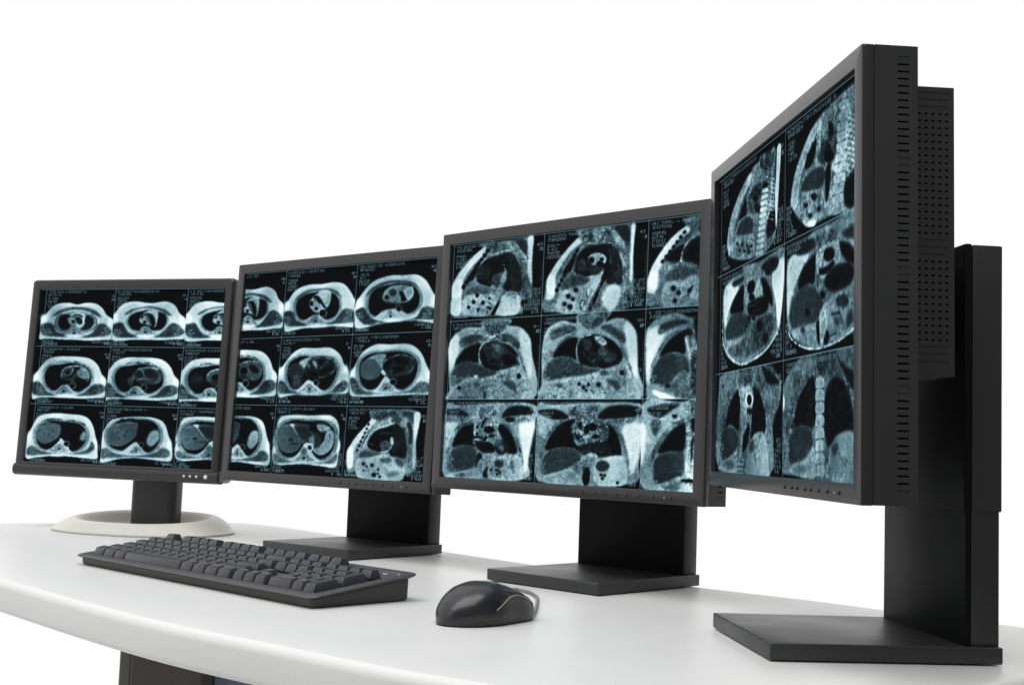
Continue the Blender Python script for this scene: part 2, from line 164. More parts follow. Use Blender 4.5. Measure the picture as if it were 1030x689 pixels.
heart_d:P72 2 8 0 541 58 421 149 286 227 211 324 171 506 180 683 175 782 217 867 302 923 435 993 534 997 696 983 826 780 828 542 854 327 831 162 857 29 884 -4 696;P80 8 8 20 540 76 426 163 296 238 224 331 185 505 193 676 189 770 230 852 311 907 438 973 533 977 690 964 815 769 816 541 841 334 818 176 844 48 869 16 689;P98 12 0 65 507 62 548 47 572 26 572 7 547 -3 507 0 466 15 441 36 442 55 467;P98 12 0 973 484 970 523 957 546 937 546 920 522 911 484 914 445 928 422 947 422 965 446;P30 4 35 10 661 78 653 169 730 292 806 540 821 747 803 820 729 923 647 989 696 935 802 717 828 460 838 161 840 23 815;P42 3 30 79 505 106 370 205 295 334 260 484 282 629 276 775 308 854 421 857 569 806 716 723 800 633 791 554 716 438 641 352 716 265 792 169 774 100 640;P62 1 30 98 506 123 378 217 306 340 272 484 294 622 288 762 318 838 426 840 567 792 708 713 788 626 779 551 708 440 636 358 708 274 781 183 763 118 635;P30 1 20 105 507 130 381 222 310 343 277 483 298 620 292 757 322 832 428 834 566 786 705 708 783 623 775 550 705 441 634 360 705 278 776 188 759 124 633;P55 1 30 115 507 139 385 229 316 346 284 483 304 616 298 750 327 823 430 825 566 778 701 703 777 620 769 548 701 442 632 363 700 283 770 196 753 134 630;P6 2 25 125 508 149 389 236 322 350 290 483 310 613 305 743 332 814 433 816 565 770 696 697 770 616 762 546 696 443 629 366 696 289 763 204 747 143 628;P22 3 12 371 511 354 578 297 619 223 619 159 576 130 508 148 440 205 399 280 400 343 443;P60 5 20 283 382 385 317 483 310 407 376 373 477 328 426;P16 3 60 382 477 422 368 549 312 694 323 795 400 795 499 714 580 572 613 440 595 397 561;S68 0 0 15 402 561 385 477 415 385 501 331 630 318 744 349 806 433 780 515 698 580 588 605;P3 0 0 560 354 633 355 621 413 582 429;P4 3 40 595 496 718 432 767 449 695 547 601 571;P4 0 0 559 554 547 580 512 595 467 595 429 579 412 553 425 528 460 512 506 513 543 529;P50 3 50 471 361 529 378 545 479 501 428;S45 3 0 13 593 463 668 397 697 365;P35 0 60 450 427 447 449 437 462 423 462 410 449 404 427 407 405 417 392 431 392 444 406;P30 14 30 255 560 350 696 287 746 201 713;P58 0 40 592 676 586 702 565 718 537 718 514 702 503 676 510 650 531 634 558 634 582 650;P3 0 0 583 676 578 697 561 709 539 709 521 696 512 676 517 655 534 643 556 643 575 656;P52 3 55 309 805 375 751 417 688 495 688 554 750 619 804 467 826;P45 0 20 502 721 495 740 474 751 448 751 425 740 415 721 422 702 443 691 470 691 492 702;P12 0 0 484 767 480 775 470 780 457 780 445 775 441 767 444 759 455 754 468 754 479 759;S70 0 0 7 432 771 378 788 340 805;S70 0 0 7 494 771 549 788 589 804;S97 5 0 17 61 858 296 848 559 859 861 852
heart_e:P72 2 8 5 580 62 435 126 290 209 204 323 151 482 159 679 156 792 197 880 293 943 433 998 572 1006 695 1007 832 831 833 611 850 385 865 167 870 32 855 5 694;P80 8 8 25 577 80 438 142 299 221 216 330 165 483 173 672 170 781 209 866 301 926 436 979 570 986 687 988 819 819 821 607 837 390 851 181 855 51 841 26 686;P98 12 0 59 548 57 586 45 610 29 610 13 586 5 548 8 510 20 486 36 486 52 510;P98 12 0 997 572 996 608 987 630 976 630 965 608 959 572 961 536 969 513 981 514 991 536;P33 4 30 8 629 75 613 140 694 219 774 382 821 609 819 773 772 849 679 930 664 1000 710 979 817 721 831 441 844 90 839;P42 3 30 75 480 87 371 164 282 294 240 440 235 583 230 742 261 856 351 887 473 871 595 817 716 714 795 619 778 549 681 463 592 418 645 346 770 250 806 147 753 88 626;P62 1 30 94 482 106 378 179 292 303 252 442 247 579 242 732 272 840 358 870 475 855 591 803 707 704 783 613 766 546 674 465 589 422 639 352 759 261 793 163 742 107 621;P30 1 20 101 482 113 380 185 296 306 257 443 252 578 247 727 276 834 361 863 476 848 590 797 704 700 778 611 762 546 671 465 587 423 637 355 754 265 788 169 738 114 619;P55 1 30 111 483 123 384 193 302 311 264 444 259 576 254 721 282 825 365 853 477 839 588 790 699 695 771 608 755 544 667 466 585 425 634 359 748 271 781 177 732 124 616;P7 2 25 122 484 133 387 202 308 316 271 446 266 573 261 715 289 817 369 844 478 830 586 782 694 689 764 605 749 543 663 467 584 427 631 362 742 277 774 186 726 134 613;P50 4 20 191 372 303 294 447 290 425 393 403 488 323 375 249 361;P34 3 10 132 484 149 396 220 365 309 375 378 440 405 520 368 607 283 638 194 630 147 581;P20 3 60 417 488 433 393 507 331 632 306 760 337 812 408 783 493 705 570 595 600 481 584;S68 0 0 14 429 552 415 456 452 370 549 319 660 306 774 349 826 416;P4 0 0 424 488 434 409 509 355 552 364 500 442 454 504;P6 4 50 551 348 662 334 750 399 669 444 583 411;P5 4 50 545 474 641 444 713 476 620 553 563 537;S60 5 0 22 813 415 771 524 678 585;S40 0 0 9 529 458 585 443 699 476;P5 0 0 583 545 580 554 570 560 558 560 548 554 544 545 547 536 556 530 569 530 579 536;P70 0 0 399 535 426 504 466 568 438 583;P58 0 40 606 671 599 699 577 717 549 717 525 699 514 671 521 642 543 624 571 624 595 642;P3 0 0 597 671 591 693 574 707 551 707 532 693 523 671 529 648 546 634 569 634 588 648;P52 3 55 358 789 410 738 442 678 503 678 549 737 600 788 481 808;P45 0 20 509 710 503 727 487 738 466 738 449 727 441 710 446 692 463 681 483 681 501 692;P12 0 0 495 753 492 761 484 765 473 765 464 761 461 753 464 746 472 741 482 741 491 746;S70 0 0 6 454 757 412 773 383 789;S70 0 0 6 502 757 545 773 576 788;S97 5 0 16 166 857 484 844 832 841
liver_a:P72 2 8 -70 578 -16 405 54 232 168 173 351 155 535 164 685 178 788 234 864 369 910 544 944 660 954 796 953 894 806 892 591 874 391 864 193 894 60 921 -48 947 -75 828 -68 708;P80 8 8 -50 576 1 410 69 244 178 188 354 170 531 179 675 193 774 246 847 375 891 543 923 655 933 786 932 880 791 878 584 860 392 851 202 880 75 906 -29 930 -55 816 -48 701;P98 12 0 -15 545 -16 592 -25 622 -40 622 -54 594 -62 547 -62 500 -52 471 -38 470 -23 498;P98 12 0 924 641 923 687 914 716 900 717 887 689 879 643 880 597 889 568 903 567 916 595;P98 12 0 421 188 403 200 353 210 291 212 240 207 220 196 239 183 288 174 350 172 401 177;P35 4 30 -61 788 -24 726 44 722 133 778 287 820 537 817 732 778 825 705 850 605 903 662 894 760 753 836 423 843 141 877 -45 887;P42 3 30 10 565 18 430 94 314 222 253 392 258 562 273 694 302 794 397 823 529 796 663 713 778 623 815 545 764 421 614 351 684 247 790 133 784 50 698;P62 1 30 28 564 36 435 109 324 231 266 394 270 556 285 682 312 778 404 805 529 780 657 700 767 614 803 539 754 421 611 354 678 254 778 145 773 66 691;P30 1 20 36 563 43 437 115 328 235 271 394 275 553 290 677 316 771 406 798 530 773 655 695 763 611 798 537 750 421 609 355 675 257 774 151 769 73 688;P55 1 30 46 563 53 439 123 333 239 277 395 282 550 296 671 322 762 409 788 530 764 652 688 757 606 791 534 744 421 607 357 671 262 768 157 763 82 684;P8 2 25 56 562 63 442 131 339 244 284 395 289 546 303 664 328 753 413 778 530 755 649 680 751 601 785 531 739 420 605 359 668 266 761 165 756 91 680;S10 2 0 20 143 282 275 253 410 264;S10 2 0 24 469 270 593 271 695 307 748 344;S75 0 0 12 87 421 148 348 246 310;P37 3 10 44 523 70 421 165 348 281 323 383 349 408 447 383 548 306 630 192 680 104 640;P5 4 50 413 407 449 336 547 312 665 337 737 413 729 532 650 575 552 589 436 585;P50 8 20 682 554 723 453 764 452 773 570 719 611;S40 3 0 10 465 534 544 481 623 438;S35 3 0 10 592 459 669 397 737 423;P15 0 0 172 497 170 502 165 505 157 505 151 503 149 498 151 493 156 490 163 490 170 492;P15 0 0 258 513 256 518 250 521 243 521 237 519 234 514 236 510 242 506 249 506 255 509;P15 0 0 304 461 302 466 296 469 289 470 283 467 280 462 282 458 288 455 295 454 301 457;P15 0 0 234 425 232 429 226 432 219 433 213 430 210 426 212 421 218 418 225 417 231 420;P70 0 0 404 606 436 585 547 738 517 779;P58 0 40 551 665 544 696 523 716 495 717 471 699 460 669 466 638 487 618 515 617 540 634;P3 0 0 542 665 537 690 520 705 497 706 478 692 469 668 474 644 491 628 513 627 533 641;P52 3 55 269 803 328 741 365 671 436 667 490 733 551 789 412 819;P45 0 20 443 703 437 724 418 737 394 739 373 727 364 707 370 686 389 673 413 672 434 683;P12 0 0 427 754 424 763 415 769 402 769 392 764 388 756 391 747 400 742 412 741 423 746;S70 0 0 8 380 761 331 782 298 802;S70 0 0 8 436 758 487 774 523 790;P100 6 0 491 863 473 873 423 882 362 885 311 882 292 873 310 863 359 855 421 852 471 855;S92 5 0 14 75 896 391 868 806 882
liver_b:P72 2 8 -42 627 -3 459 85 268 217 201 487 170 689 183 828 260 902 461 952 621 969 863 805 880 468 849 234 882 0 956 -40 793;P80 8 8 -23 624 15 463 100 280 227 215 485 186 680 198 813 271 884 464 933 618 949 851 791 867 468 837 242 868 18 940 -20 783;P98 12 0 9 583 8 632 -1 662 -16 663 -30 634 -39 585 -38 536 -28 506 -13 505 1 535;P98 12 0 952 621 952 678 943 714 929 715 915 680 906 623 907 566 916 530 930 529 944 564;P36 2 30 -16 750 84 704 192 781 466 816 730 754 823 668 925 703 901 826 468 849 29 892;P42 3 30 23 499 51 357 158 236 345 183 574 188 728 237 812 372 833 555 762 718 654 783 532 661 471 594 381 668 274 766 117 727 53 637;P62 1 30 41 498 68 363 170 248 349 196 567 201 715 248 796 377 815 552 747 708 644 770 528 653 469 590 383 660 280 753 131 716 69 630;P30 1 20 48 498 75 365 174 252 351 202 565 207 709 253 789 379 808 550 742 704 640 765 526 650 468 588 384 657 283 748 137 712 76 628;P55 1 30 58 498 84 369 181 258 353 209 561 214 702 259 780 382 798 549 734 699 635 758 523 646 467 585 385 652 287 742 144 706 85 624;P8 2 25 68 497 93 372 188 264 355 217 558 221 695 265 770 385 788 547 725 693 629 751 521 641 466 582 386 648 291 735 152 700 95 620;S10 0 0 21 220 234 354 208 422 214;S10 0 0 25 523 214 660 242 738 312;P36 2 10 68 497 109 350 290 260 460 274 486 397 429 543 285 661 149 667 90 600;P5 4 30 475 377 528 272 663 287 710 387 611 494 495 520;P58 5 12 614 535 655 410 754 385 780 527 689 654 620 616;P12 0 0 215 450 213 454 206 458 198 458 191 455 188 451 190 446 197 442 205 442 212 445;P12 0 0 320 486 318 491 311 494 303 495 296 492 293 487 295 482 302 479 310 479 317 482;P12 0 0 257 551 255 556 248 559 240 560 233 557 230 552 232 547 238 544 247 544 254 546;P12 0 0 349 423 347 428 341 431 332 432 325 429 322 424 325 419 331 416 339 416 346 418;P58 0 40 585 630 579 656 562 673 538 674 518 659 509 634 515 608 532 591 556 590 576 605;P3 0 0 577 631 573 651 559 665 540 666 524 654 517 633 521 613 535 599 554 598 570 610;P52 3 55 378 771 420 716 446 653 496 651 536 710 580 761 481 787;P45 0 20 502 683 497 702 484 714 467 715 452 704 445 686 449 668 462 656 480 655 495 665;P12 0 0 491 729 489 737 482 742 473 742 466 738 462 730 465 723 471 717 480 717 487 721;S70 0 0 16 457 735 423 753 399 770;S70 0 0 16 497 733 533 747 560 762;S95 4 0 16 64 891 468 841 870 860
liver_c:P72 2 8 19 474 33 338 57 218 103 163 220 143 452 144 645 137 788 141 871 196 918 308 921 454 944 549 936 646 924 807 889 857 748 850 588 836 441 828 278 846 129 864 24 828 1 661 26 558;P80 8 8 38 475 51 345 74 230 119 177 230 158 453 159 638 151 776 156 855 209 901 316 904 456 926 548 918 641 907 796 873 844 737 837 583 823 443 816 286 833 143 849 42 815 20 654 45 556;P98 12 0 469 154 444 162 379 169 298 171 231 168 204 160 229 152 295 145 377 143 443 147;P98 12 0 821 165 804 177 758 185 699 187 651 181 632 170 649 158 696 149 755 148 803 154;P98 12 0 944 549 944 606 938 641 926 642 915 607 907 551 906 494 913 459 924 458 936 493;P98 12 0 35 524 36 573 30 604 20 605 9 575 1 525 0 475 6 444 17 444 28 474;P38 4 30 22 710 82 707 171 769 374 807 601 802 789 767 890 664 923 679 900 793 730 827 441 820 177 836 41 827;P42 3 30 9 469 18 354 86 256 214 196 400 191 584 196 764 209 876 288 913 433 908 596 839 727 738 787 646 756 565 650 502 542 432 582 351 717 244 779 128 748 42 638;P62 1 30 30 470 39 360 104 267 226 210 404 205 579 209 752 222 859 297 894 435 889 592 823 717 726 774 638 744 561 643 501 540 434 578 356 707 254 766 144 736 62 632;P30 1 20 38 471 47 363 111 272 231 215 405 210 577 214 747 227 852 301 887 437 882 590 817 713 722 769 635 740 560 640 500 539 435 577 358 703 258 761 150 732 70 629;P55 1 30 50 471 58 367 121 278 237 222 407 218 575 222 740 234 842 306 876 438 872 588 808 707 715 762 631 734 558 637 500 538 436 575 361 698 264 754 158 726 80 626;P7 2 25 62 472 70 370 131 284 244 230 409 225 572 229 733 241 833 311 866 440 861 585 799 702 709 755 627 727 555 633 499 537 437 573 365 692 270 747 167 719 91 622;S8 2 0 22 244 230 326 221 368 230;S8 2 0 23 571 218 668 226 733 241;P40 3 10 62 472 78 361 163 274 296 262 479 281 532 338 553 403 495 488 419 557 361 643 265 689 146 670 89 589;S85 0 0 13 257 288 314 378 389 484;P75 0 0 223 278 289 270 276 321;P22 8 10 300 304 479 281 508 338 572 435 480 505 414 491 359 427;P62 4 12 586 615 662 562 720 494 743 379 819 344 858 440 844 570 766 671 673 700 598 663;P24 6 15 560 386 616 384 686 463 678 561 634 613 584 582 592 483;P2 0 0 617 342 603 360 572 367 534 362 505 345 495 325 508 307 540 300 578 305 607 321;P62 5 25 607 269 735 273 802 328 663 374;P50 5 40 511 487 571 419 590 566 540 535;P4 0 0 281 497 276 505 263 510 247 511 233 506 228 499 232 491 245 485 261 485 275 489;S6 0 0 15 262 551 320 551 418 544;S6 0 0 19 793 410 800 458 782 508;P35 12 0 217 516 207 546 175 566 134 567 98 551 83 522 93 491 125 472 167 470 202 487;P72 0 0 437 573 482 529 564 542 586 615 549 650 503 586;P58 0 40 566 596 561 616 545 629 524 630 505 619 497 600 502 580 518 567 540 566 558 577;P3 0 0 559 597 555 612 542 623 525 623 511 615 504 599 508 583 521 573 538 572 553 581;P42 0 20 501 660 495 695 474 718 446 720 422 699 410 665 416 630 437 607 465 606 490 626;P52 3 55 307 795 373 737 414 673 491 669 550 727 615 777 464 806;P45 0 20 499 702 492 720 471 733 445 734 422 724 412 706 419 687 440 675 467 673 489 684;P12 0 0 481 748 477 756 467 761 454 762 442 758 438 750 441 742 452 737 465 736 476 740;S70 0 0 7 429 755 376 774 338 793;S70 0 0 7 490 751 545 765 585 779;P42 0 20 501 655 495 689 473 710 445 712 421 692 410 660 416 627 437 605 465 604 489 623;S97 5 0 17 112 865 441 823 857 843;S70 0 0 10 559 682 678 765 799 702
sag_a:P52 3 35 40 658 67 567 133 439 224 310 313 183 290 77 370 67 686 34 842 48 918 98 912 201 896 322 884 493 902 662 904 815 832 888 772 909 746 980 592 1000 320 994 187 969 166 899 67 906;P80 4 10 45 658 75 558 149 420 255 283 344 165 379 199 275 344 156 527 124 653 128 831 62 835;P95 6 0 50 622 92 566 115 654 115 832 70 835;P30 4 20 688 69 781 58 860 99 861 237 806 222 763 154 700 129;P20 4 30 760 223 805 204 844 341 831 495 792 480 791 343;P80 4 15 845 100 913 98 900 304 885 459 896 680 874 817 851 580 859 340;P30 4 80 306 77 498 55 537 160 427 198 328 165;P35 4 80 531 72 609 53 697 207 652 244 572 211;P4 0 0 183 614 176 622 167 625 158 621 155 611 157 599 164 590 173 588 182 592 186 602;P4 0 0 204 554 197 563 187 565 179 561 175 551 177 539 184 531 194 528 202 533 206 542;P4 0 0 225 494 217 503 208 506 200 501 196 491 198 480 205 471 215 468 223 473 227 483;P4 0 0 245 435 238 444 228 446 220 442 216 432 218 420 226 411 235 409 243 413 247 423;P4 0 0 266 376 258 384 249 387 241 382 237 372 239 361 246 352 256 349 264 354 268 364;P4 0 0 286 316 279 325 269 327 261 323 257 313 259 301 267 293 276 290 284 295 288 305;P4 0 0 306 257 299 266 290 268 282 263 278 253 280 242 287 233 297 231 305 236 308 246;S4 0 0 25 230 524 273 433 288 406;S75 0 0 14 243 594 282 450 371 323 542 247 604 228;P5 3 30 295 520 329 413 404 331 529 282 621 245 703 294 757 413 779 652 727 672 601 662 566 612 455 618 341 589;P13 3 80 591 263 652 244 738 362 773 670 632 661 591 507 614 384;S55 0 0 11 319 502 386 534 464 513 444 443;P30 0 40 588 533 578 580 547 611 506 613 471 586 455 539 465 491 496 461 537 459 572 487;S50 3 0 16 423 374 502 357 598 367;S60 0 0 9 476 442 522 414 601 419;P60 0 50 618 462 616 493 606 512 592 513 580 494 574 464 576 433 586 414 600 413 612 432;P5 0 0 457 399 567 386 554 421 469 460;P4 0 0 454 478 448 520 425 546 396 547 370 523 358 482 364 441 387 414 416 413 442 437;S75 0 0 17 471 617 565 595 607 506;P32 3 15 199 667 228 612 341 598 473 643 396 691 219 710;P60 4 25 171 740 332 704 490 651 602 680 729 707 769 858 730 972 513 997 270 980 185 933;P34 5 15 649 677 728 698 762 790 720 810 662 762;P36 4 20 461 705 571 681 621 730 561 769 481 756;P40 8 0 723 878 712 910 670 939 614 954 565 949 541 927 552 894 594 865 650 850 699 855;P8 0 0 288 786 284 799 273 808 259 808 247 801 242 788 245 775 256 766 270 765 282 773;P8 0 0 394 796 390 810 380 818 366 819 354 812 349 799 352 786 363 777 377 777 388 784;P8 0 0 322 819 320 827 313 833 304 833 297 829 293 820 295 812 302 806 311 806 319 810;P8 0 0 471 853 469 862 461 868 451 869 443 864 439 855 442 845 449 839 459 838 467 844;P8 0 0 284 874 282 881 276 886 268 887 261 883 258 875 260 868 266 863 274 862 281 867;P8 0 0 463 905 462 913 455 918 448 918 441 914 438 907 440 899 446 895 454 894 461 898;P8 0 0 433 925 428 942 415 953 397 954 382 945 375 929 380 912 393 901 411 899 426 909;P8 0 0 493 947 491 956 483 962 474 963 465 958 462 949 464 939 472 933 481 933 490 938;S40 3 90 59 665 191 752 344 804 548 814 719;S45 3 90 34 814 719 819 923
sag_b:P42 3 40 -1 666 2 534 62 370 172 214 332 94 280 31 491 32 681 31 804 21 888 24 879 193 882 461 893 764 774 807 749 966 3 911;P78 4 10 -1 666 4 515 95 355 222 201 348 87 399 130 289 228 179 364 119 508 110 676 104 918 6 911;P92 8 0 2 553 66 465 103 525 101 675 9 685;P30 4 80 362 33 491 32 481 159 400 168;P22 4 20 666 47 789 37 824 150 813 256 749 194 700 115;P50 4 50 604 66 682 58 748 158 814 274 752 267;P80 4 15 828 42 880 32 877 336 887 604 836 456 840 242;P6 0 30 149 579 138 592 124 595 111 586 106 569 110 551 122 538 136 536 148 545 153 561;P6 0 30 182 525 171 537 156 540 144 531 139 514 143 496 154 484 169 481 181 490 186 506;P6 0 30 214 470 203 483 189 485 177 476 172 460 176 442 187 429 201 427 213 435 218 452;P6 0 30 247 416 235 428 221 431 209 422 204 405 208 387 219 375 234 372 246 381 251 398;P6 0 30 279 362 268 374 253 376 242 368 237 351 240 333 252 320 266 318 278 327 283 344;P6 0 30 311 308 300 320 286 322 274 314 269 297 273 279 284 267 298 264 310 273 315 290;P6 0 30 343 254 332 266 318 269 306 260 301 243 305 225 316 213 330 211 342 220 347 236;P6 0 30 375 200 364 213 350 215 338 206 333 189 337 172 348 159 362 157 374 166 379 183;P6 0 30 406 147 395 159 381 161 370 152 365 136 369 118 380 106 394 104 405 113 410 129;S70 0 0 15 250 465 294 340 371 238 545 168 639 162;P5 3 0 250 465 169 513 138 566 183 440 260 318 306 249;P10 3 100 275 468 317 306 419 225 546 204 641 198 723 317 769 502 768 664 644 670 580 627 483 581 351 532;P15 3 80 609 203 689 241 759 447 776 664 660 671 595 611 620 468 631 342;P16 0 70 417 456 386 509 341 527 297 505 272 450 276 384 306 331 352 313 396 335 420 390;P28 3 40 469 452 556 443 576 527 515 585 456 524;S60 0 0 15 441 357 503 318 583 337;S60 0 0 15 540 441 603 430 585 373;P4 0 0 439 320 534 285 615 331 520 329 458 377;P50 3 60 571 427 618 423 593 556 562 571;P5 0 0 292 488 434 558 419 594 302 527;P58 8 60 531 605 574 500 613 486 579 609 536 714 491 783;P32 3 12 160 680 190 590 304 564 419 594 470 653 358 689 227 686;P55 5 30 145 716 277 691 424 704 488 710 498 947 155 922;P68 5 12 514 948 569 753 645 679 739 715 774 807 734 965;P45 5 0 591 719 660 680 739 715 679 745;P10 0 0 279 774 275 789 264 798 250 796 238 786 233 770 236 755 248 747 262 748 274 759;P10 0 0 316 694 313 709 301 718 287 716 275 706 270 690 274 675 285 667 299 668 311 679;P10 0 0 386 792 382 807 371 816 357 814 345 804 340 789 344 774 355 765 369 766 381 777;P10 0 0 448 743 446 752 439 758 430 757 422 750 419 740 421 731 428 725 437 726 445 733;P10 0 0 221 834 217 847 208 854 195 853 185 844 181 831 184 818 194 811 206 812 216 821;P10 0 0 341 881 337 895 326 904 312 903 300 893 295 877 299 862 310 854 324 855 336 865;P10 0 0 457 871 453 888 440 898 424 897 411 885 405 867 409 850 422 841 438 842 451 854;S5 0 0 17 395 775 462 835 433 924;S5 0 0 15 414 850 368 901;P45 0 70 449 907 437 932 406 946 366 943 332 924 319 897 330 872 362 859 402 862 435 880;P5 0 0 524 804 555 788 498 947 458 944;S40 3 100 66 685 149 777 306 809 542 817 740;S50 3 80 39 817 740 795 969
sag_c:P42 3 40 41 699 51 552 123 394 225 241 341 111 323 17 529 11 702 19 877 20 868 167 868 429 886 813 811 841 801 996 51 957;P80 4 10 42 717 54 553 138 378 254 209 341 111 372 161 256 282 171 436 122 578 121 780 45 810;P95 8 0 44 570 97 520 122 596 117 743 50 718;P22 3 30 427 32 472 30 483 149 447 171;P35 3 80 353 40 427 32 432 169 372 152;P40 3 80 487 41 646 38 650 190 535 192;P20 4 20 688 35 787 23 845 94 841 216 779 243 720 128;P62 4 30 661 67 704 91 793 245 781 296 693 178;P80 4 15 844 58 878 46 868 342 867 638 846 636 847 287;P7 0 30 163 721 153 733 141 736 131 728 127 713 130 696 140 684 152 682 162 690 166 705;P7 0 30 187 665 177 677 165 679 155 672 151 657 154 640 164 628 176 626 186 633 190 648;P7 0 30 211 609 201 621 189 623 179 616 175 600 178 584 188 572 200 570 210 577 214 593;P7 0 30 235 553 225 565 213 567 203 560 199 544 202 528 212 516 224 514 234 522 238 537;P7 0 30 258 498 249 509 237 512 227 504 223 489 226 472 236 460 248 458 258 466 262 481;P7 0 30 282 442 272 454 260 456 250 448 246 433 250 416 260 405 272 402 282 410 286 425;P7 0 30 306 387 296 398 284 400 274 392 270 377 274 361 283 349 295 347 305 355 309 370;P7 0 30 329 331 320 343 308 345 298 337 294 322 297 305 307 294 319 292 329 300 333 315;P7 0 30 353 276 343 288 331 290 321 282 317 267 321 250 331 239 343 237 353 245 356 260;P5 0 0 204 513 260 392 332 292 314 417 286 495;S75 0 0 16 294 505 313 380 361 259 447 189 565 223 651 208;P8 3 30 327 491 341 347 405 247 521 217 651 225 725 324 773 505 765 697 666 687 607 646 519 583 431 574 370 541;P16 3 70 638 259 711 304 762 504 758 696 651 677 660 492;S50 0 0 9 595 263 655 332 659 457;P24 5 50 351 403 409 374 442 486 399 517 353 485;P55 0 30 624 400 608 444 564 467 509 461 462 427 443 378 459 333 504 310 560 317 605 351;P2 0 0 508 395 503 415 489 426 471 424 456 409 449 387 454 367 469 356 487 358 502 373;P3 0 0 597 396 593 408 584 415 573 414 563 405 559 392 562 380 571 373 583 374 593 383;P22 3 40 456 469 529 451 588 484 576 563 518 574 466 533;P3 0 0 528 433 557 409 601 450 559 481;S3 0 0 44 331 495 400 544 467 574;P60 4 30 417 609 547 569 603 522 551 694 483 847 442 915;S4 0 0 53 633 542 580 696 527 851 487 955;S85 0 0 7 603 513 550 658 497 813;S80 0 0 7 649 597 588 733 536 905;P32 3 12 189 731 200 623 266 557 371 559 476 606 448 657 346 691 241 718;P55 5 30 182 749 301 714 434 682 465 739 429 986 174 966;P12 0 0 291 795 287 811 275 821 260 820 248 808 242 790 246 774 258 764 273 766 286 777;P12 0 0 334 835 330 849 320 857 307 856 296 846 292 831 295 816 306 808 319 809 329 819;P12 0 0 363 729 359 746 348 755 333 754 320 742 315 725 319 708 331 699 346 700 358 712;P12 0 0 253 882 250 897 239 905 226 904 215 894 211 878 214 864 224 855 238 857 249 867;P12 0 0 313 923 309 942 295 952 279 951 265 938 259 919 263 900 277 889 293 890 307 903;S5 0 0 13 410 841 382 893 399 966;S6 0 0 13 436 736 454 845 442 915;P50 0 80 456 899 452 940 438 965 420 964 404 936 397 894 401 852 415 827 433 829 449 856;P78 6 8 592 857 625 754 680 697 737 712 768 802 730 939 675 1004 616 929;S40 3 100 61 650 172 739 290 793 473 799 683;S45 3 80 45 799 683 783 856 787 995
sag_d:P42 3 40 10 703 27 590 86 433 195 251 316 139 301 39 471 18 672 66 691 1035 18 982;P78 4 10 11 719 27 590 99 418 207 236 316 131 354 177 246 291 162 426 103 582 87 711 71 823 13 818;P95 8 0 16 654 65 594 92 662 83 792 18 753;P6 3 20 150 457 199 398 308 315 321 365 275 505 188 494;P8 0 30 145 499 137 509 127 511 119 504 115 491 118 476 127 466 137 464 145 471 148 484;P8 0 30 175 449 167 459 157 461 149 454 146 441 149 426 157 416 167 413 175 421 178 434;P8 0 30 205 399 197 409 187 411 179 404 176 391 179 376 187 366 197 364 205 371 208 384;P8 0 30 235 349 227 359 217 361 209 354 206 341 209 326 217 316 227 314 235 321 238 335;P8 0 30 265 300 257 310 247 312 239 305 236 291 239 277 247 266 257 264 265 272 268 285;P8 0 30 295 250 287 261 277 263 269 255 265 242 268 227 276 217 286 215 294 222 298 236;P8 0 30 324 201 316 211 306 213 298 206 295 193 298 178 306 168 316 166 324 173 327 187;P7 3 50 312 493 333 351 392 279 476 274 483 577 410 537;S70 0 0 16 288 506 309 364 368 267 439 221;P32 3 12 157 718 179 607 276 545 387 582 437 667 330 719;P55 5 30 157 750 281 730 437 683 481 1019 163 993;P10 0 0 255 800 252 819 241 829 227 828 216 815 211 796 215 778 226 767 239 768 251 781;P10 0 0 297 852 294 868 284 878 272 877 262 866 258 849 261 832 271 823 283 824 293 835;P10 0 0 269 938 265 954 256 963 243 962 233 951 229 934 232 918 242 909 254 910 264 921;P10 0 0 386 836 383 851 374 859 364 858 355 848 352 833 355 819 363 811 373 812 382 822;S6 0 0 22 392 789 358 882;S60 0 0 6 441 29 457 192 445 477 463 1017;P20 3 120 435 44 472 50 493 1020 475 1018 451 478
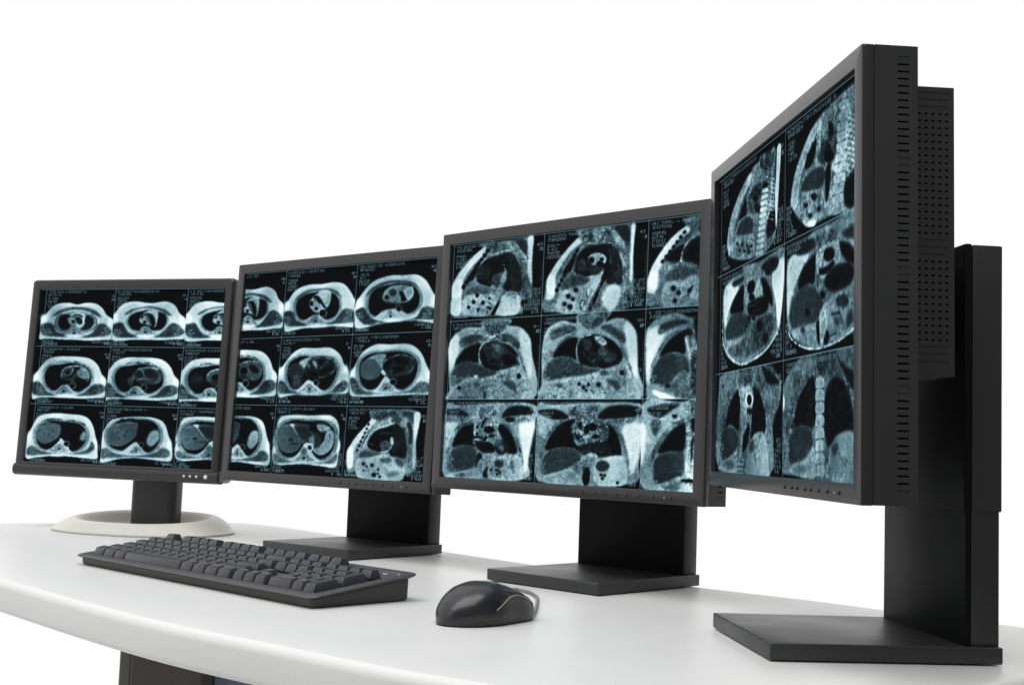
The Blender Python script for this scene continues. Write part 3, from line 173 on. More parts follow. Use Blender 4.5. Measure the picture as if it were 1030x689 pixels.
cor_a:P66 3 12 28 964 1 593 -4 313 66 167 196 91 360 92 373 20 674 23 662 93 786 128 882 249 911 408 935 1035 31 1029;P80 8 0 20 631 -4 313 83 168 106 318 82 502 29 631;P80 8 0 787 155 883 266 908 443 920 757 865 581 812 386;P30 3 40 106 299 136 227 266 179 365 202 383 240 287 290 158 339;P30 3 40 565 213 650 191 762 278 795 350 767 402 687 327 591 269;P38 4 60 357 28 675 32 647 110 572 196 446 207 393 113;S85 0 0 22 430 206 479 236 541 203;S8 0 0 15 335 265 400 259 446 216;S8 0 0 14 525 211 591 278 639 289;P4 3 20 68 576 128 430 207 341 353 302 350 421 335 547 233 544 151 560;P4 3 20 593 323 672 344 753 437 770 490 692 452;S32 2 50 28 69 595 105 466 192 359 320 282;S32 2 60 27 766 384 818 545 862 704 895 966;P20 4 90 342 420 385 295 480 272 577 304 675 416 772 526 790 614 622 645 481 660 382 585;S74 0 0 20 398 595 345 493 350 384 394 304 465 277;P5 3 40 367 439 403 341 460 343 521 481 541 572 590 627 512 643 414 586;S45 0 0 14 443 515 486 579 532 554;P28 0 40 583 448 575 479 552 498 523 497 498 476 488 444 496 413 519 394 548 395 572 416;P4 3 30 600 484 661 442 740 489 758 561 698 594 635 575;P40 5 30 482 308 594 341 613 431 550 411;P25 5 50 388 368 452 352 505 481 459 515;P30 3 12 32 705 85 577 199 516 315 547 432 623 560 662 515 715 405 749 242 727 112 780 44 779;P34 4 15 43 761 176 726 147 818 65 853;P62 5 30 33 890 178 781 341 747 531 715 653 646 775 596 840 703 868 1035 39 1029;P30 4 20 613 788 705 771 769 843 773 948 725 895 630 823;P35 4 20 554 706 671 691 626 743 564 751;P40 4 20 278 801 342 784 377 838 313 856;P36 4 20 379 875 488 813 568 841 458 857 396 911;P40 4 30 120 964 252 955 353 1019 157 1028;P5 0 0 162 864 158 878 145 886 128 886 115 877 109 863 113 849 126 840 143 841 156 849;P4 0 0 815 726 811 744 800 756 786 755 774 744 769 725 773 706 784 695 798 695 810 707;P75 0 0 346 720 342 733 331 741 317 740 305 732 300 719 304 707 315 699 329 699 341 707;S4 0 0 25 420 911 424 1001;S5 0 0 18 444 911 432 1001;S50 3 0 11 494 965 616 877 667 965 575 1001
cor_b:P66 3 12 44 970 20 536 33 275 94 139 223 78 354 113 378 3 682 -8 632 114 739 83 833 111 901 206 930 322 942 648 950 1028 53 1025;P84 8 0 821 152 902 239 930 388 937 778 886 614 841 400;P30 3 40 593 179 660 150 769 215 825 300 821 383 759 330 649 241;P32 3 40 97 209 197 146 312 136 371 208 287 237 173 283 115 314;P36 4 60 379 21 669 8 592 154 497 198 412 159;P3 3 20 137 506 204 353 303 290 374 302 365 446 361 548 296 512 210 508;S32 2 50 26 110 574 163 420 232 320 344 240;S32 2 60 26 759 330 817 481 874 647 904 777;P16 4 90 370 378 402 295 499 258 610 281 707 361 790 463 800 562 715 642 580 655 455 618 383 565;S74 0 0 20 398 583 368 463 379 353 423 282 499 263;P6 3 40 406 414 445 305 528 293 545 420 479 518 566 621 482 602 424 533;P4 3 30 624 306 706 344 776 446 792 546 715 626 607 639 578 588 671 508 668 409;P3 0 0 595 430 589 456 572 471 550 470 531 453 524 427 530 402 547 387 569 388 588 404;P25 5 50 431 330 501 325 505 435 449 433;S45 0 0 14 421 448 509 570 550 554;P66 3 50 539 302 603 289 656 366 610 393;S30 3 0 13 466 518 523 587 580 630;P24 5 90 643 474 710 460 752 528 700 592 632 573;P30 0 30 656 458 649 485 629 501 604 500 583 482 574 455 581 427 601 411 626 412 647 430;P30 3 12 43 745 81 590 181 507 296 512 384 582 483 636 608 656 555 705 445 736 304 750 162 799;P34 4 0 581 689 703 667 691 716 610 739;P64 5 30 46 832 233 766 417 752 582 705 755 627 848 646 890 745 911 1024 53 1025;P32 4 20 653 790 746 783 794 841 791 939 736 873;P30 4 20 163 833 250 817 223 885;P8 0 0 469 871 466 884 456 893 444 893 434 884 430 870 433 856 443 848 455 848 465 857;P8 0 0 513 838 511 849 503 857 492 856 484 849 480 837 483 825 491 818 501 818 510 826;P8 0 0 423 828 420 840 412 847 401 847 393 840 389 828 392 816 400 809 411 809 419 816;P8 0 0 492 904 490 914 483 920 474 920 467 914 464 904 467 894 473 888 482 888 489 894;P8 0 0 825 711 821 726 811 735 798 735 787 725 783 710 786 694 797 685 810 685 821 695;P8 0 0 615 839 611 854 601 864 587 864 576 854 571 838 575 823 585 813 599 813 610 823;P35 0 30 692 708 683 729 659 742 629 741 604 727 594 706 603 684 627 672 657 672 682 686;S45 3 0 13 369 971 480 954 588 905
cor_c:P55 3 20 32 972 8 326 42 182 141 92 289 71 399 126 693 147 710 1022 39 1023;P97 10 0 25 731 14 311 44 231 119 220 170 271 148 366 101 492 56 684 47 844;P25 3 40 108 267 143 181 266 141 340 154 389 181 292 214 195 256 134 301;P4 3 20 134 542 198 384 294 286 378 251 404 316 344 328 348 518 275 499 201 512;S35 2 60 26 56 684 114 509 185 360 294 262;P27 3 20 58 780 92 636 152 542 250 498 349 534 387 629 378 754 281 768 234 846 135 845 72 828;P40 5 40 234 846 293 737 353 707 415 817 431 1004 262 973 162 909;P97 0 0 87 908 175 941 287 1004 214 1023 101 956;P10 0 0 235 862 230 875 218 883 203 883 190 875 185 861 190 848 202 841 217 841 230 849;P3 3 0 418 144 465 131 471 398 441 396 427 270;S75 0 0 19 344 344 371 456 391 567;S10 2 0 19 379 267 395 441;P30 4 100 397 551 474 507 485 1022 408 1023
cor_d:P62 3 20 19 992 -7 113 175 75 943 53 975 311 957 415 925 725 874 968;P80 8 0 11 306 136 303 110 441 26 626;P95 10 10 833 297 967 286 983 328 954 535 925 725 902 898 871 694 839 453;P16 4 30 3 149 145 130 263 201 233 256 99 222 6 205;P12 4 30 630 213 703 107 885 88 962 157 889 192 738 212 663 248;P45 4 60 -2 223 264 219 316 272 136 294 2 297;P40 4 80 373 110 579 90 552 215 461 287 362 236;P50 4 50 631 231 889 209 951 260 742 299;P12 0 0 678 230 754 229 756 273 679 274;P5 3 30 92 605 127 458 205 347 326 317 340 452 311 524 346 595 216 582;P5 3 30 590 355 635 310 731 404 799 576 795 663 727 675 677 581 642 477;S35 2 60 47 37 681 79 496 155 348 300 291;S35 2 60 46 666 318 762 421 830 592 874 779;P48 4 90 334 326 459 252 588 303 592 408 642 495 518 517 375 522 333 470;S4 0 0 36 415 342 429 297 452 261;P3 0 0 556 378 546 403 517 419 480 420 449 406 436 381 447 355 476 339 513 338 544 353;P4 0 0 380 348 378 359 370 366 360 366 352 360 348 349 351 338 359 332 368 331 377 338;P4 0 0 379 432 377 443 369 450 359 450 351 444 347 433 350 423 358 416 367 416 376 422;P3 0 0 560 454 554 466 539 474 519 475 503 468 497 456 502 443 518 435 537 434 553 441;S5 0 0 23 294 516 357 473 438 488 508 468;S6 0 0 18 319 524 392 530 470 501;P10 3 40 352 550 487 527 568 586 556 657 478 674 396 628;P13 4 40 566 533 642 495 721 544 724 614 650 678 587 655;P40 6 40 518 499 611 487 661 582 649 652 599 584;P30 3 15 34 790 102 623 215 579 330 595 374 683 372 808 295 884 166 928 49 917;P12 0 0 187 745 182 748 174 748 166 743 160 736 160 730 165 727 173 728 181 732 186 739;P12 0 0 289 838 284 842 277 841 269 836 263 830 263 824 268 820 276 821 284 826 289 832;P12 0 0 176 863 171 866 163 866 155 861 149 854 149 848 154 845 162 846 170 850 175 857;P12 0 0 217 698 213 702 205 701 197 696 191 690 191 683 196 680 204 681 212 686 217 692;P12 0 0 107 813 102 816 94 815 86 811 81 804 80 798 85 794 93 795 101 800 107 807;P5 0 0 380 691 406 667 432 716 394 771 366 861 370 772;P62 4 30 446 679 572 682 562 797 506 959 443 963 452 803;P15 4 0 456 891 508 835 506 959 451 962;P66 4 12 530 781 636 705 757 665 834 713 854 832 845 970 522 966;P22 4 30 676 785 667 817 642 837 610 839 582 821 571 791 580 760 605 739 638 738 665 755;P40 4 20 731 770 775 750 797 905 750 873;P6 0 0 555 868 553 877 546 883 538 884 530 878 527 869 530 860 536 854 545 853 552 859;P6 0 0 607 868 605 877 598 883 589 884 582 879 579 870 581 860 588 854 597 854 604 859;P6 0 0 650 897 648 906 641 912 632 913 625 908 622 898 624 889 631 883 640 882 647 888;P6 0 0 620 916 618 925 611 932 602 932 595 927 592 918 594 908 601 902 610 902 617 907;P6 0 0 633 872 631 881 624 887 616 888 609 882 606 873 608 864 615 858 623 857 630 863;P62 4 20 36 990 133 930 295 884 375 879 427 973;P30 3 0 118 967 215 928 250 976
cor_e:P62 3 20 15 937 -7 110 191 64 968 49 1002 277 1046 346 1008 487 985 697 908 946;P90 6 10 833 316 974 278 1032 346 995 522 958 733 919 840 884 597;P12 3 30 1 148 193 127 322 218 165 240;P12 3 30 595 214 710 86 940 85 985 172 772 229;P40 3 80 318 107 591 87 538 287 448 326 354 255;P45 3 50 685 230 972 225 860 280 686 284;P5 2 30 99 596 155 408 261 275 385 254 377 474 411 564 240 572;P5 2 30 601 394 686 277 777 389 827 600 785 655 697 641 606 538;S35 2 60 45 54 692 109 446 261 256;S35 2 60 43 701 266 822 423 887 702;P40 4 100 355 291 536 233 686 284 692 463 546 523 392 474;P3 0 0 454 307 451 333 441 349 427 350 416 334 411 308 414 283 425 266 438 266 449 282;P3 0 0 516 353 513 383 503 402 490 402 479 384 474 354 477 324 487 306 500 305 511 323;P3 0 0 590 322 583 348 562 364 536 365 515 350 506 324 513 299 534 282 560 282 581 297;P3 0 0 617 430 611 443 593 451 571 452 553 445 546 432 552 419 570 411 592 410 610 417;P3 0 0 437 436 433 451 423 460 410 461 399 452 394 437 398 422 408 412 421 412 432 421;P14 4 110 390 576 485 514 604 488 699 506 732 622 610 667 459 639;S40 0 0 15 428 636 547 577 652 608;P28 2 15 57 785 116 633 240 564 396 583 460 671 371 767 220 868 78 895;P62 3 30 460 671 609 646 590 969 470 978;P5 0 0 545 887 536 950 516 988 494 987 478 948 473 884 483 821 502 782 525 783 541 823;P72 3 12 583 755 698 659 813 636 874 738 865 949 619 967;P22 0 30 721 754 710 792 679 817 639 820 606 799 592 761 603 723 635 698 675 696 708 717;P62 3 20 32 973 188 870 373 821 440 980;P6 0 0 660 857 658 868 651 875 641 875 634 870 631 859 633 849 640 842 649 841 657 847;P6 0 0 695 862 693 873 686 880 677 880 669 874 666 864 669 853 676 846 685 846 692 852;P6 0 0 676 899 674 910 667 917 657 917 650 911 647 901 649 890 656 883 665 883 673 889;P6 0 0 814 935 811 946 804 953 795 953 788 947 785 937 787 927 794 920 803 919 811 925
cor_f:P60 3 20 20 976 -5 71 320 35 706 34 724 987;P97 6 0 -2 282 37 351 32 420 30 577 6 735;P14 4 30 38 124 133 70 321 52 256 121 137 209;P30 5 30 82 228 165 243 154 347 115 418 85 349;P10 0 0 299 189 295 202 285 209 272 209 261 202 256 190 260 178 271 170 284 170 295 177;P6 3 35 146 589 197 449 274 327 378 256 359 562 253 567;S35 2 60 59 68 731 119 573 183 415 260 293 378 239;P28 3 20 111 815 121 659 200 586 307 564 360 579 365 815 208 910 128 916;P60 4 20 129 968 235 892 339 833 382 982;P40 5 0 355 942 343 972 311 993 270 997 236 981 223 952 235 921 268 900 309 897 342 913;P55 3 90 368 103 452 52 485 940 393 880 384 510;P6 0 0 417 222 456 221 458 339 426 340;S90 0 0 14 402 425 393 594 384 763;P5 0 0 423 475 440 407 432 626 421 677;P1 0 0 360 857 470 858 471 888 360 886
side_a:P3 2 0 4 811 -22 -32 942 81 1002 113 1019 1061;P46 3 50 140 767 149 647 202 473 291 353 408 249 496 162 551 113 753 113 869 130 882 830 771 978 585 997 168 864;P70 5 30 107 756 134 553 206 405 325 264 453 167 504 166 484 248 369 351 270 483 213 652 191 784;S6 1 120 16 249 631 319 493 405 366 473 286;S50 1 80 12 281 651 344 511 423 391 491 302;P4 2 0 314 534 372 437 423 374 444 500 410 537;S80 1 0 10 428 578 449 468 464 374 524 286;P28 4 80 485 533 475 379 519 314 597 291 657 309 675 398 662 522 647 614 562 580;P3 0 0 614 445 608 462 590 467 567 457 549 437 541 415 548 398 566 394 588 404 607 423;P3 0 0 656 403 653 415 642 419 628 413 617 400 613 384 616 373 627 369 641 375 652 388;P10 0 0 612 358 608 369 595 371 580 364 567 351 562 336 566 325 579 323 594 330 607 343;P12 0 90 649 549 641 575 618 583 589 572 565 544 555 511 563 486 587 477 616 489 639 517;S60 0 0 8 527 384 546 508 604 596;S50 0 0 7 659 391 650 485 663 587;P5 3 60 684 341 759 363 760 451 737 569 717 609 694 536 687 436;S55 1 0 10 674 336 687 468 712 623;S45 0 0 6 739 426 731 551;P26 3 30 269 672 298 597 374 549 480 561 543 616 535 734 467 743 349 704;S75 1 0 9 263 670 291 591 374 544 480 556 543 609;P50 4 70 233 711 349 709 536 768 560 858 512 974 213 878;P14 0 0 311 773 308 781 297 783 284 778 273 769 268 758 272 750 283 748 296 753 307 762;P14 0 0 352 850 349 857 338 860 325 855 314 846 310 836 314 828 324 826 337 830 348 839;P14 0 0 390 807 386 814 376 816 363 812 352 803 348 792 352 784 362 783 375 787 386 796;P14 0 0 430 882 426 890 416 892 403 888 393 879 389 868 392 861 402 859 415 863 426 872;P14 0 0 466 839 463 847 453 849 440 845 430 836 426 825 429 818 439 816 452 820 462 829;P14 0 0 505 914 502 921 492 923 479 919 469 911 465 900 469 893 479 891 491 895 501 904;P14 0 0 541 871 537 879 527 881 515 877 505 868 501 858 505 850 514 848 527 852 537 861;P10 4 60 790 654 879 674 874 835 769 867 756 752;S72 3 110 43 670 169 773 298 817 444 794 577;S60 3 100 38 794 577 755 704 668 815 612 957;P72 1 25 601 945 687 950 698 992 612 986;S5 0 0 7 589 937 692 945;P72 1 25 609 890 694 894 705 937 621 931;S5 0 0 7 598 881 699 890;P72 1 25 617 834 700 839 712 882 629 875;S5 0 0 7 606 825 706 835;P72 1 25 625 779 707 784 719 827 637 820;S5 0 0 7 614 770 712 780;P72 1 25 634 723 714 729 725 772 645 765;S5 0 0 7 623 714 719 725;P72 1 25 642 668 721 674 732 717 654 710;S5 0 0 7 631 659 726 670;P72 1 25 650 613 727 620 739 662 662 655;S5 0 0 7 639 604 733 615;P72 1 25 658 558 734 565 745 608 670 600;S5 0 0 7 647 549 739 560;P72 1 25 667 503 741 510 752 553 678 545;S5 0 0 7 656 494 746 506;P72 1 25 675 448 747 455 759 499 686 490;S5 0 0 7 664 439 753 451;P72 1 25 683 394 754 401 765 444 694 436;S5 0 0 7 672 384 759 397;S95 0 0 10 736 300 851 374;S95 0 0 10 750 348 851 416;S95 0 0 10 764 396 852 457;S95 0 0 10 739 426 853 498;S95 0 0 10 753 474 854 539;S95 0 0 10 767 521 855 580;S95 0 0 10 742 552 855 621;S95 0 0 10 756 599 856 661;S95 0 0 10 770 646 857 702;S95 0 0 10 744 677 858 743;P85 2 20 886 131 942 121 921 428 901 682 884 815 868 482;P20 2 0 869 130 886 139 874 422 855 320;P30 4 110 652 63 830 111 846 237 730 246 635 152
side_b:P3 2 0 22 854 7 -67 847 -11 855 1166;P48 3 55 111 754 129 583 173 425 250 286 338 180 435 116 664 73 848 67 922 95 927 969 533 964 291 955;P70 5 30 76 695 113 487 198 327 313 188 423 154 430 213 327 317 233 453 183 606 151 748;S6 1 120 16 195 568 239 456 302 335 388 254;S50 1 80 11 222 588 262 476 321 357 401 278;P4 2 0 246 460 296 353 382 285 365 409 323 474;S80 1 0 11 379 505 396 371 437 297;P30 4 80 409 494 438 361 482 289 583 281 607 447 568 571;P3 0 0 574 516 564 544 539 552 506 536 479 503 469 465 479 436 505 429 537 445 563 479;S60 0 0 8 463 510 517 550 574 543 585 497;P2 0 0 568 298 569 333 559 349 543 342 527 314 517 274 516 240 526 223 542 231 558 260;P3 0 0 541 426 536 436 524 437 507 429 494 414 489 399 494 390 507 389 523 397 536 411;P50 0 70 511 336 507 351 494 354 477 346 464 328 458 308 463 293 476 290 493 299 506 316;S4 0 0 17 443 300 444 410;P2 0 0 697 446 693 469 681 479 665 471 653 449 648 420 652 396 665 387 680 395 692 417;S60 0 0 9 436 233 513 212 582 188;P25 3 25 209 618 228 561 323 518 440 534 488 615 442 703 288 678;S75 1 0 9 196 612 221 549 323 505 440 526 494 597;P50 3 60 184 684 442 730 491 865 445 929 259 943;P8 0 0 289 786 284 795 272 796 256 789 243 778 237 765 242 757 255 756 271 763 284 774;P12 0 0 391 757 385 771 368 775 347 766 330 748 323 728 329 713 346 709 368 718 385 736;P10 0 0 435 873 431 882 421 883 407 878 397 868 393 856 396 848 407 846 420 851 431 862;P12 0 0 341 888 336 897 324 898 308 892 295 881 290 869 295 860 307 859 323 865 336 876;P5 2 0 488 584 540 567 530 758 491 834;S60 1 0 10 552 583 548 766 532 943;P62 1 25 561 906 661 915 669 982 567 971;S3 0 0 8 552 902 666 913;P62 1 25 568 828 665 837 674 904 575 893;S3 0 0 8 560 824 671 835;P62 1 25 576 750 670 759 679 827 582 815;S3 0 0 8 567 746 675 758;P62 1 25 584 672 675 682 683 750 590 738;S3 0 0 8 575 668 680 680;P62 1 25 591 594 680 604 688 672 598 660;S3 0 0 8 583 590 685 603;P62 1 25 599 516 684 527 693 595 605 582;S3 0 0 8 590 512 690 526;P62 1 25 607 439 689 449 698 518 613 505;S3 0 0 8 598 435 694 448;P62 1 25 614 362 694 372 702 440 620 428;S3 0 0 8 606 357 699 371;P62 1 25 622 284 698 295 707 363 628 351;S3 0 0 8 613 280 704 294;P62 1 25 629 207 703 217 712 286 636 274;S3 0 0 8 621 203 708 216;P62 1 25 637 130 708 140 716 209 643 197;S3 0 0 8 629 126 713 139;S50 4 150 48 725 230 743 497 707 717;S98 0 0 10 693 241 788 317;S98 0 0 10 704 292 788 360;S98 0 0 10 715 342 789 404;S98 0 0 10 694 374 789 447;S98 0 0 10 705 424 789 490;S98 0 0 10 716 473 790 533;S98 0 0 10 695 506 790 576;S98 0 0 10 706 556 790 619;S98 0 0 10 717 605 791 662;S98 0 0 10 696 638 791 705;S98 0 0 10 707 687 791 748;S98 0 0 10 718 736 792 791;P10 5 50 692 769 827 734 844 962 699 960;P65 3 60 787 108 848 106 852 707 811 688 820 401;P95 0 0 291 955 307 922 378 945 360 981
front_a:P50 3 30 85 750 45 346 88 159 206 82 395 73 394 10 674 46 988 23 998 252 968 563 926 742 773 867 593 936 381 962 189 885;S95 0 0 20 45 346 44 611 85 750 208 878 381 958 593 932 773 867 917 750;P90 5 10 845 207 984 116 999 290 968 563 926 704 892 507 848 343;P85 6 10 68 153 247 158 325 222 175 377 91 533;P14 4 30 692 92 836 69 930 118 870 195 710 147;P18 4 50 207 126 396 116 397 158 247 180;P10 0 0 820 196 812 209 790 213 762 204 739 188 730 169 738 155 761 152 789 160 811 177;P5 3 30 176 421 250 288 398 200 402 347 387 468;P4 3 30 645 228 728 231 827 376 845 496 781 441 697 342;S30 2 60 22 118 495 193 338 362 211;S30 2 60 20 810 313 882 467 885 639;P55 3 40 417 205 506 168 644 187 698 361 476 407;P3 0 0 583 274 560 304 522 313 486 299 464 267 466 228 490 198 528 189 564 203 585 236;P3 0 0 587 363 578 380 554 385 523 378 498 360 488 338 497 321 522 315 552 323 577 341;P5 3 50 476 407 614 380 764 398 782 500 702 540 514 518;S50 0 0 12 476 427 616 430 731 370;S50 0 0 8 548 485 684 497;P26 3 20 103 666 139 499 254 438 442 481 533 583 482 674 261 695;P36 4 60 533 583 751 551 862 577 865 730 724 839 488 900 227 859 146 760 375 716;P10 3 0 619 601 686 596 704 679 638 685;P10 3 0 706 738 787 734 756 825;S8 0 0 12 484 736 488 900;P5 0 0 529 545 523 556 507 560 487 556 471 545 465 531 470 521 486 517 506 521 522 532;P5 0 0 595 560 590 570 576 573 559 569 545 560 539 548 544 538 558 535 575 538 589 548
front_b:P45 3 30 53 731 39 413 64 179 243 92 348 22 569 19 835 57 841 831 714 915 508 967 360 967 201 895;S95 0 0 17 60 769 104 841 229 923 360 963 508 963 670 931 837 845;P75 6 10 50 174 245 164 298 217 166 356 84 517 52 638;P14 4 40 76 53 348 75 375 155 190 164;P20 4 40 662 137 772 113 826 149 816 225 708 202;P35 3 70 374 67 593 78 594 196 426 189;P4 3 30 181 451 220 300 350 216 381 226 366 431 301 430;P4 3 20 629 208 730 243 817 368 817 416 731 389 652 282;S30 2 60 22 86 628 153 425 246 272 376 190;P60 3 40 389 246 451 180 617 187 642 344 573 439 428 397;P3 0 0 584 289 563 311 528 314 493 296 472 265 473 232 495 210 530 208 564 226 585 257;P3 0 0 428 345 501 350 572 322 584 359 502 401 428 388;S3 0 0 14 425 137 414 220;P9 3 60 478 463 573 372 731 389 786 454 732 550 575 556;S45 0 0 10 731 373 786 454 765 543;P26 3 15 71 624 140 476 301 430 405 511 480 650 408 752 253 754 116 762;P5 0 0 264 615 330 666 279 689;P3 0 0 489 564 484 580 471 587 454 582 441 568 435 550 440 534 454 527 470 532 484 546;P50 4 30 504 622 644 591 797 552 835 610 836 798 670 922 435 954 201 868 117 780 383 764;P20 4 30 733 671 721 700 688 712 647 702 612 673 599 637 612 607 646 596 687 607 721 636;P3 0 0 828 737 824 748 813 753 800 750 790 740 785 727 789 716 800 711 813 714 824 724;P25 4 0 712 770 756 732 778 817 713 867;P25 0 0 272 797 266 812 251 820 231 816 214 802 208 784 214 768 230 761 250 766 266 779;P5 0 0 576 731 574 736 568 739 561 737 555 732 553 726 555 720 561 718 568 720 574 725;P5 0 0 602 734 600 739 594 741 587 740 581 735 579 728 581 723 587 721 594 722 600 727;P5 0 0 627 736 625 741 619 744 612 742 606 737 604 731 606 725 612 723 619 725 625 730;P5 0 0 652 739 650 744 644 746 637 745 632 740 629 733 632 728 637 726 644 727 650 732;P30 4 40 577 756 668 768 680 828 601 827;P4 0 0 395 767 433 758 435 928 410 907;P3 0 0 478 835 531 863 520 944 479 936;S4 0 0 8 531 896 613 879;P65 4 30 432 706 493 653 507 824 447 931
back_a:P44 3 40 -1 964 -6 134 73 12 381 -32 594 -31 792 -12 964 181 953 365 865 546 812 997;P30 3 70 345 5 560 14 546 152 386 155;P45 3 0 157 151 251 35 236 160;P40 3 30 596 58 695 13 731 134 632 182;P42 0 20 882 130 873 160 849 176 818 173 792 150 782 117 791 87 816 71 847 75 872 97;P12 4 40 712 15 950 179 796 180 746 117;P4 3 40 109 555 183 346 294 208 370 236 358 482 342 584 207 517;P4 3 40 548 213 667 244 743 406 757 599 609 613 542 691 555 532;S70 4 0 19 735 367 818 487 868 678;S50 2 90 26 29 595 143 343 312 168;S50 2 90 19 779 619 763 427 684 246;P50 3 50 350 192 565 204 568 334 538 531 437 730 367 852 397 566 372 318;P75 0 0 578 305 567 343 536 364 497 361 464 335 451 294 463 256 494 235 533 238 565 265;P3 0 0 554 307 547 336 528 353 504 351 485 331 476 300 483 271 502 255 526 257 546 277;P5 0 0 482 388 569 394 587 435 501 429;P4 2 0 434 628 520 511 507 690 421 790 418 689;P25 3 15 37 855 50 618 168 536 285 562 345 688 254 832 99 876;P52 3 12 508 730 609 623 724 607 782 733 811 922 797 998 479 990 493 850;P30 4 0 525 691 593 672 605 770 527 790;P55 3 15 19 942 177 854 310 790 315 976 40 963;P40 4 0 295 914 274 947 217 968 144 970 84 952 59 920 82 886 141 865 214 864 272 883;P50 1 30 319 852 422 851 430 883 320 889;S6 0 0 8 320 883 434 879;P50 1 30 328 897 423 895 431 928 321 934;S6 0 0 8 321 928 435 923;P50 1 30 337 942 424 940 432 972 323 980;S6 0 0 8 322 973 436 968;P50 1 30 345 987 425 984 433 1016 324 1025;S6 0 0 8 324 1018 437 1012;S6 0 0 12 613 790 607 829 631 868
back_b:P42 3 40 -6 990 -23 367 9 204 121 73 230 0 385 -27 821 -15 844 283 848 971 51 952;P95 5 0 -44 226 17 334 7 425 -45 476;P30 3 70 386 -10 602 -6 581 203 438 185;P45 3 30 232 141 283 26 335 -18 336 86;P40 3 30 648 34 758 5 737 128 672 150;P12 4 40 603 26 671 118 823 234 824 358 738 271;S50 2 90 47 102 593 181 348 363 158;S50 2 90 37 783 588 765 384 683 232;P16 0 0 137 572 128 580 115 584 104 581 98 572 100 561 109 553 121 549 133 553 138 561;P16 0 0 800 573 798 581 792 586 784 585 777 580 775 572 777 564 784 559 791 559 798 565;P16 0 0 162 525 153 533 141 537 129 534 124 525 125 514 134 506 147 503 158 506 164 514;P16 0 0 793 538 790 547 784 551 776 551 770 545 767 537 770 529 776 524 784 525 790 530;P16 0 0 187 478 179 487 166 490 155 487 149 478 151 468 160 459 172 456 183 460 189 468;P16 0 0 785 504 783 512 776 517 768 516 762 511 760 502 762 494 768 489 776 490 782 495;P16 0 0 212 433 204 441 191 444 180 441 175 432 176 421 185 413 197 410 209 414 214 422;P16 0 0 777 469 775 477 769 482 761 481 754 476 752 467 754 459 761 454 768 455 775 461;P16 0 0 237 387 228 395 216 398 205 395 200 386 202 376 210 367 222 365 233 368 239 377;P16 0 0 770 434 767 442 761 447 753 446 746 441 744 432 746 424 753 419 761 420 767 426;P16 0 0 262 342 253 350 241 353 230 349 225 341 226 330 235 322 247 319 258 323 264 332;P16 0 0 762 399 760 407 753 412 745 411 739 405 736 397 739 389 745 384 753 385 759 390;P16 0 0 286 297 278 305 266 308 255 304 249 296 251 285 260 277 272 275 282 278 288 287;P16 0 0 754 364 752 372 745 376 737 376 731 370 728 361 731 353 737 349 745 349 752 355;P16 0 0 310 253 302 261 290 263 279 260 274 251 276 241 284 233 296 230 307 234 312 243;P16 0 0 746 328 744 336 738 341 729 340 723 334 720 326 723 318 729 313 737 314 744 320;P16 0 0 334 209 326 217 314 219 304 215 298 207 300 196 308 189 320 186 331 190 336 199;P16 0 0 739 293 736 301 730 305 722 305 715 299 712 290 715 282 721 277 729 278 736 284;P7 3 160 143 559 195 349 312 204 376 203 391 400 381 569 265 564;P6 3 150 558 233 672 247 739 365 783 588 720 632 609 644 563 708 516 707 549 495;P6 3 50 489 392 547 248 549 495 528 707 486 574;P26 3 20 64 844 89 646 184 569 317 584 369 688 320 807 134 878;P55 3 15 563 724 654 630 763 618 816 743 828 972 519 969 541 822;P35 4 0 563 724 632 693 633 773 587 805;P52 3 15 107 914 269 841 370 739 373 975 108 950;P40 4 0 311 909 294 938 247 957 187 959 138 943 118 914 137 885 186 866 246 865 293 881;S55 0 0 12 511 244 465 390 455 606 517 773 507 970;S6 0 0 10 644 773 678 829 711 868;S8 0 0 8 688 805 721 836;P58 1 30 401 197 475 203 480 283 397 279;S4 0 0 9 394 282 483 284;P58 1 30 402 296 476 300 482 379 398 377;S4 0 0 8 396 380 484 381;P58 1 30 403 395 477 397 483 476 399 476;S4 0 0 8 397 479 485 478;P58 1 30 405 493 478 494 484 572 401 574;S4 0 0 8 398 577 486 574;P58 1 30 406 591 479 591 485 669 402 672;S4 0 0 8 399 675 487 670;P58 1 30 407 689 480 687 486 765 403 769;S4 0 0 8 401 773 488 766;P58 1 30 408 786 481 783 487 860 404 867;S4 0 0 8 402 870 490 862;P58 1 30 409 883 483 878 488 956 406 964;S4 0 0 8 403 967 491 957
'''
TPL = {}
for line in SCANS.strip().splitlines():
    nm, body = line.split(':', 1); ops = []
    for s in body.split(';'):
        k = s[0]; v = [int(q) for q in s[1:].split()]
        nh = 3 if k == 'P' else 4
        ops.append((k, v[:nh], np.array(v[nh:], float).reshape(-1, 2)))
    TPL[nm] = ops

def fnoise(h, w, cell, octs=3):
    out = np.zeros((h, w)); amp = 1.; tot = 0
    for o in range(octs):
        c = max(1.5, cell / 2 ** o); gh, gw = int(h / c) + 3, int(w / c) + 3
        g = rng.standard_normal((gh, gw))
        y = np.arange(h) / c; x = np.arange(w) / c
        yi = y.astype(int); xi = x.astype(int); fy = (y - yi)[:, None]; fx = (x - xi)[None, :]
        fy = fy * fy * (3 - 2 * fy); fx = fx * fx * (3 - 2 * fx)
        out += amp * ((g[yi][:, xi] * (1 - fx) + g[yi][:, xi + 1] * fx) * (1 - fy) + (g[yi + 1][:, xi] * (1 - fx) + g[yi + 1][:, xi + 1] * fx) * fy)
        tot += amp; amp *= .8
    return out / tot

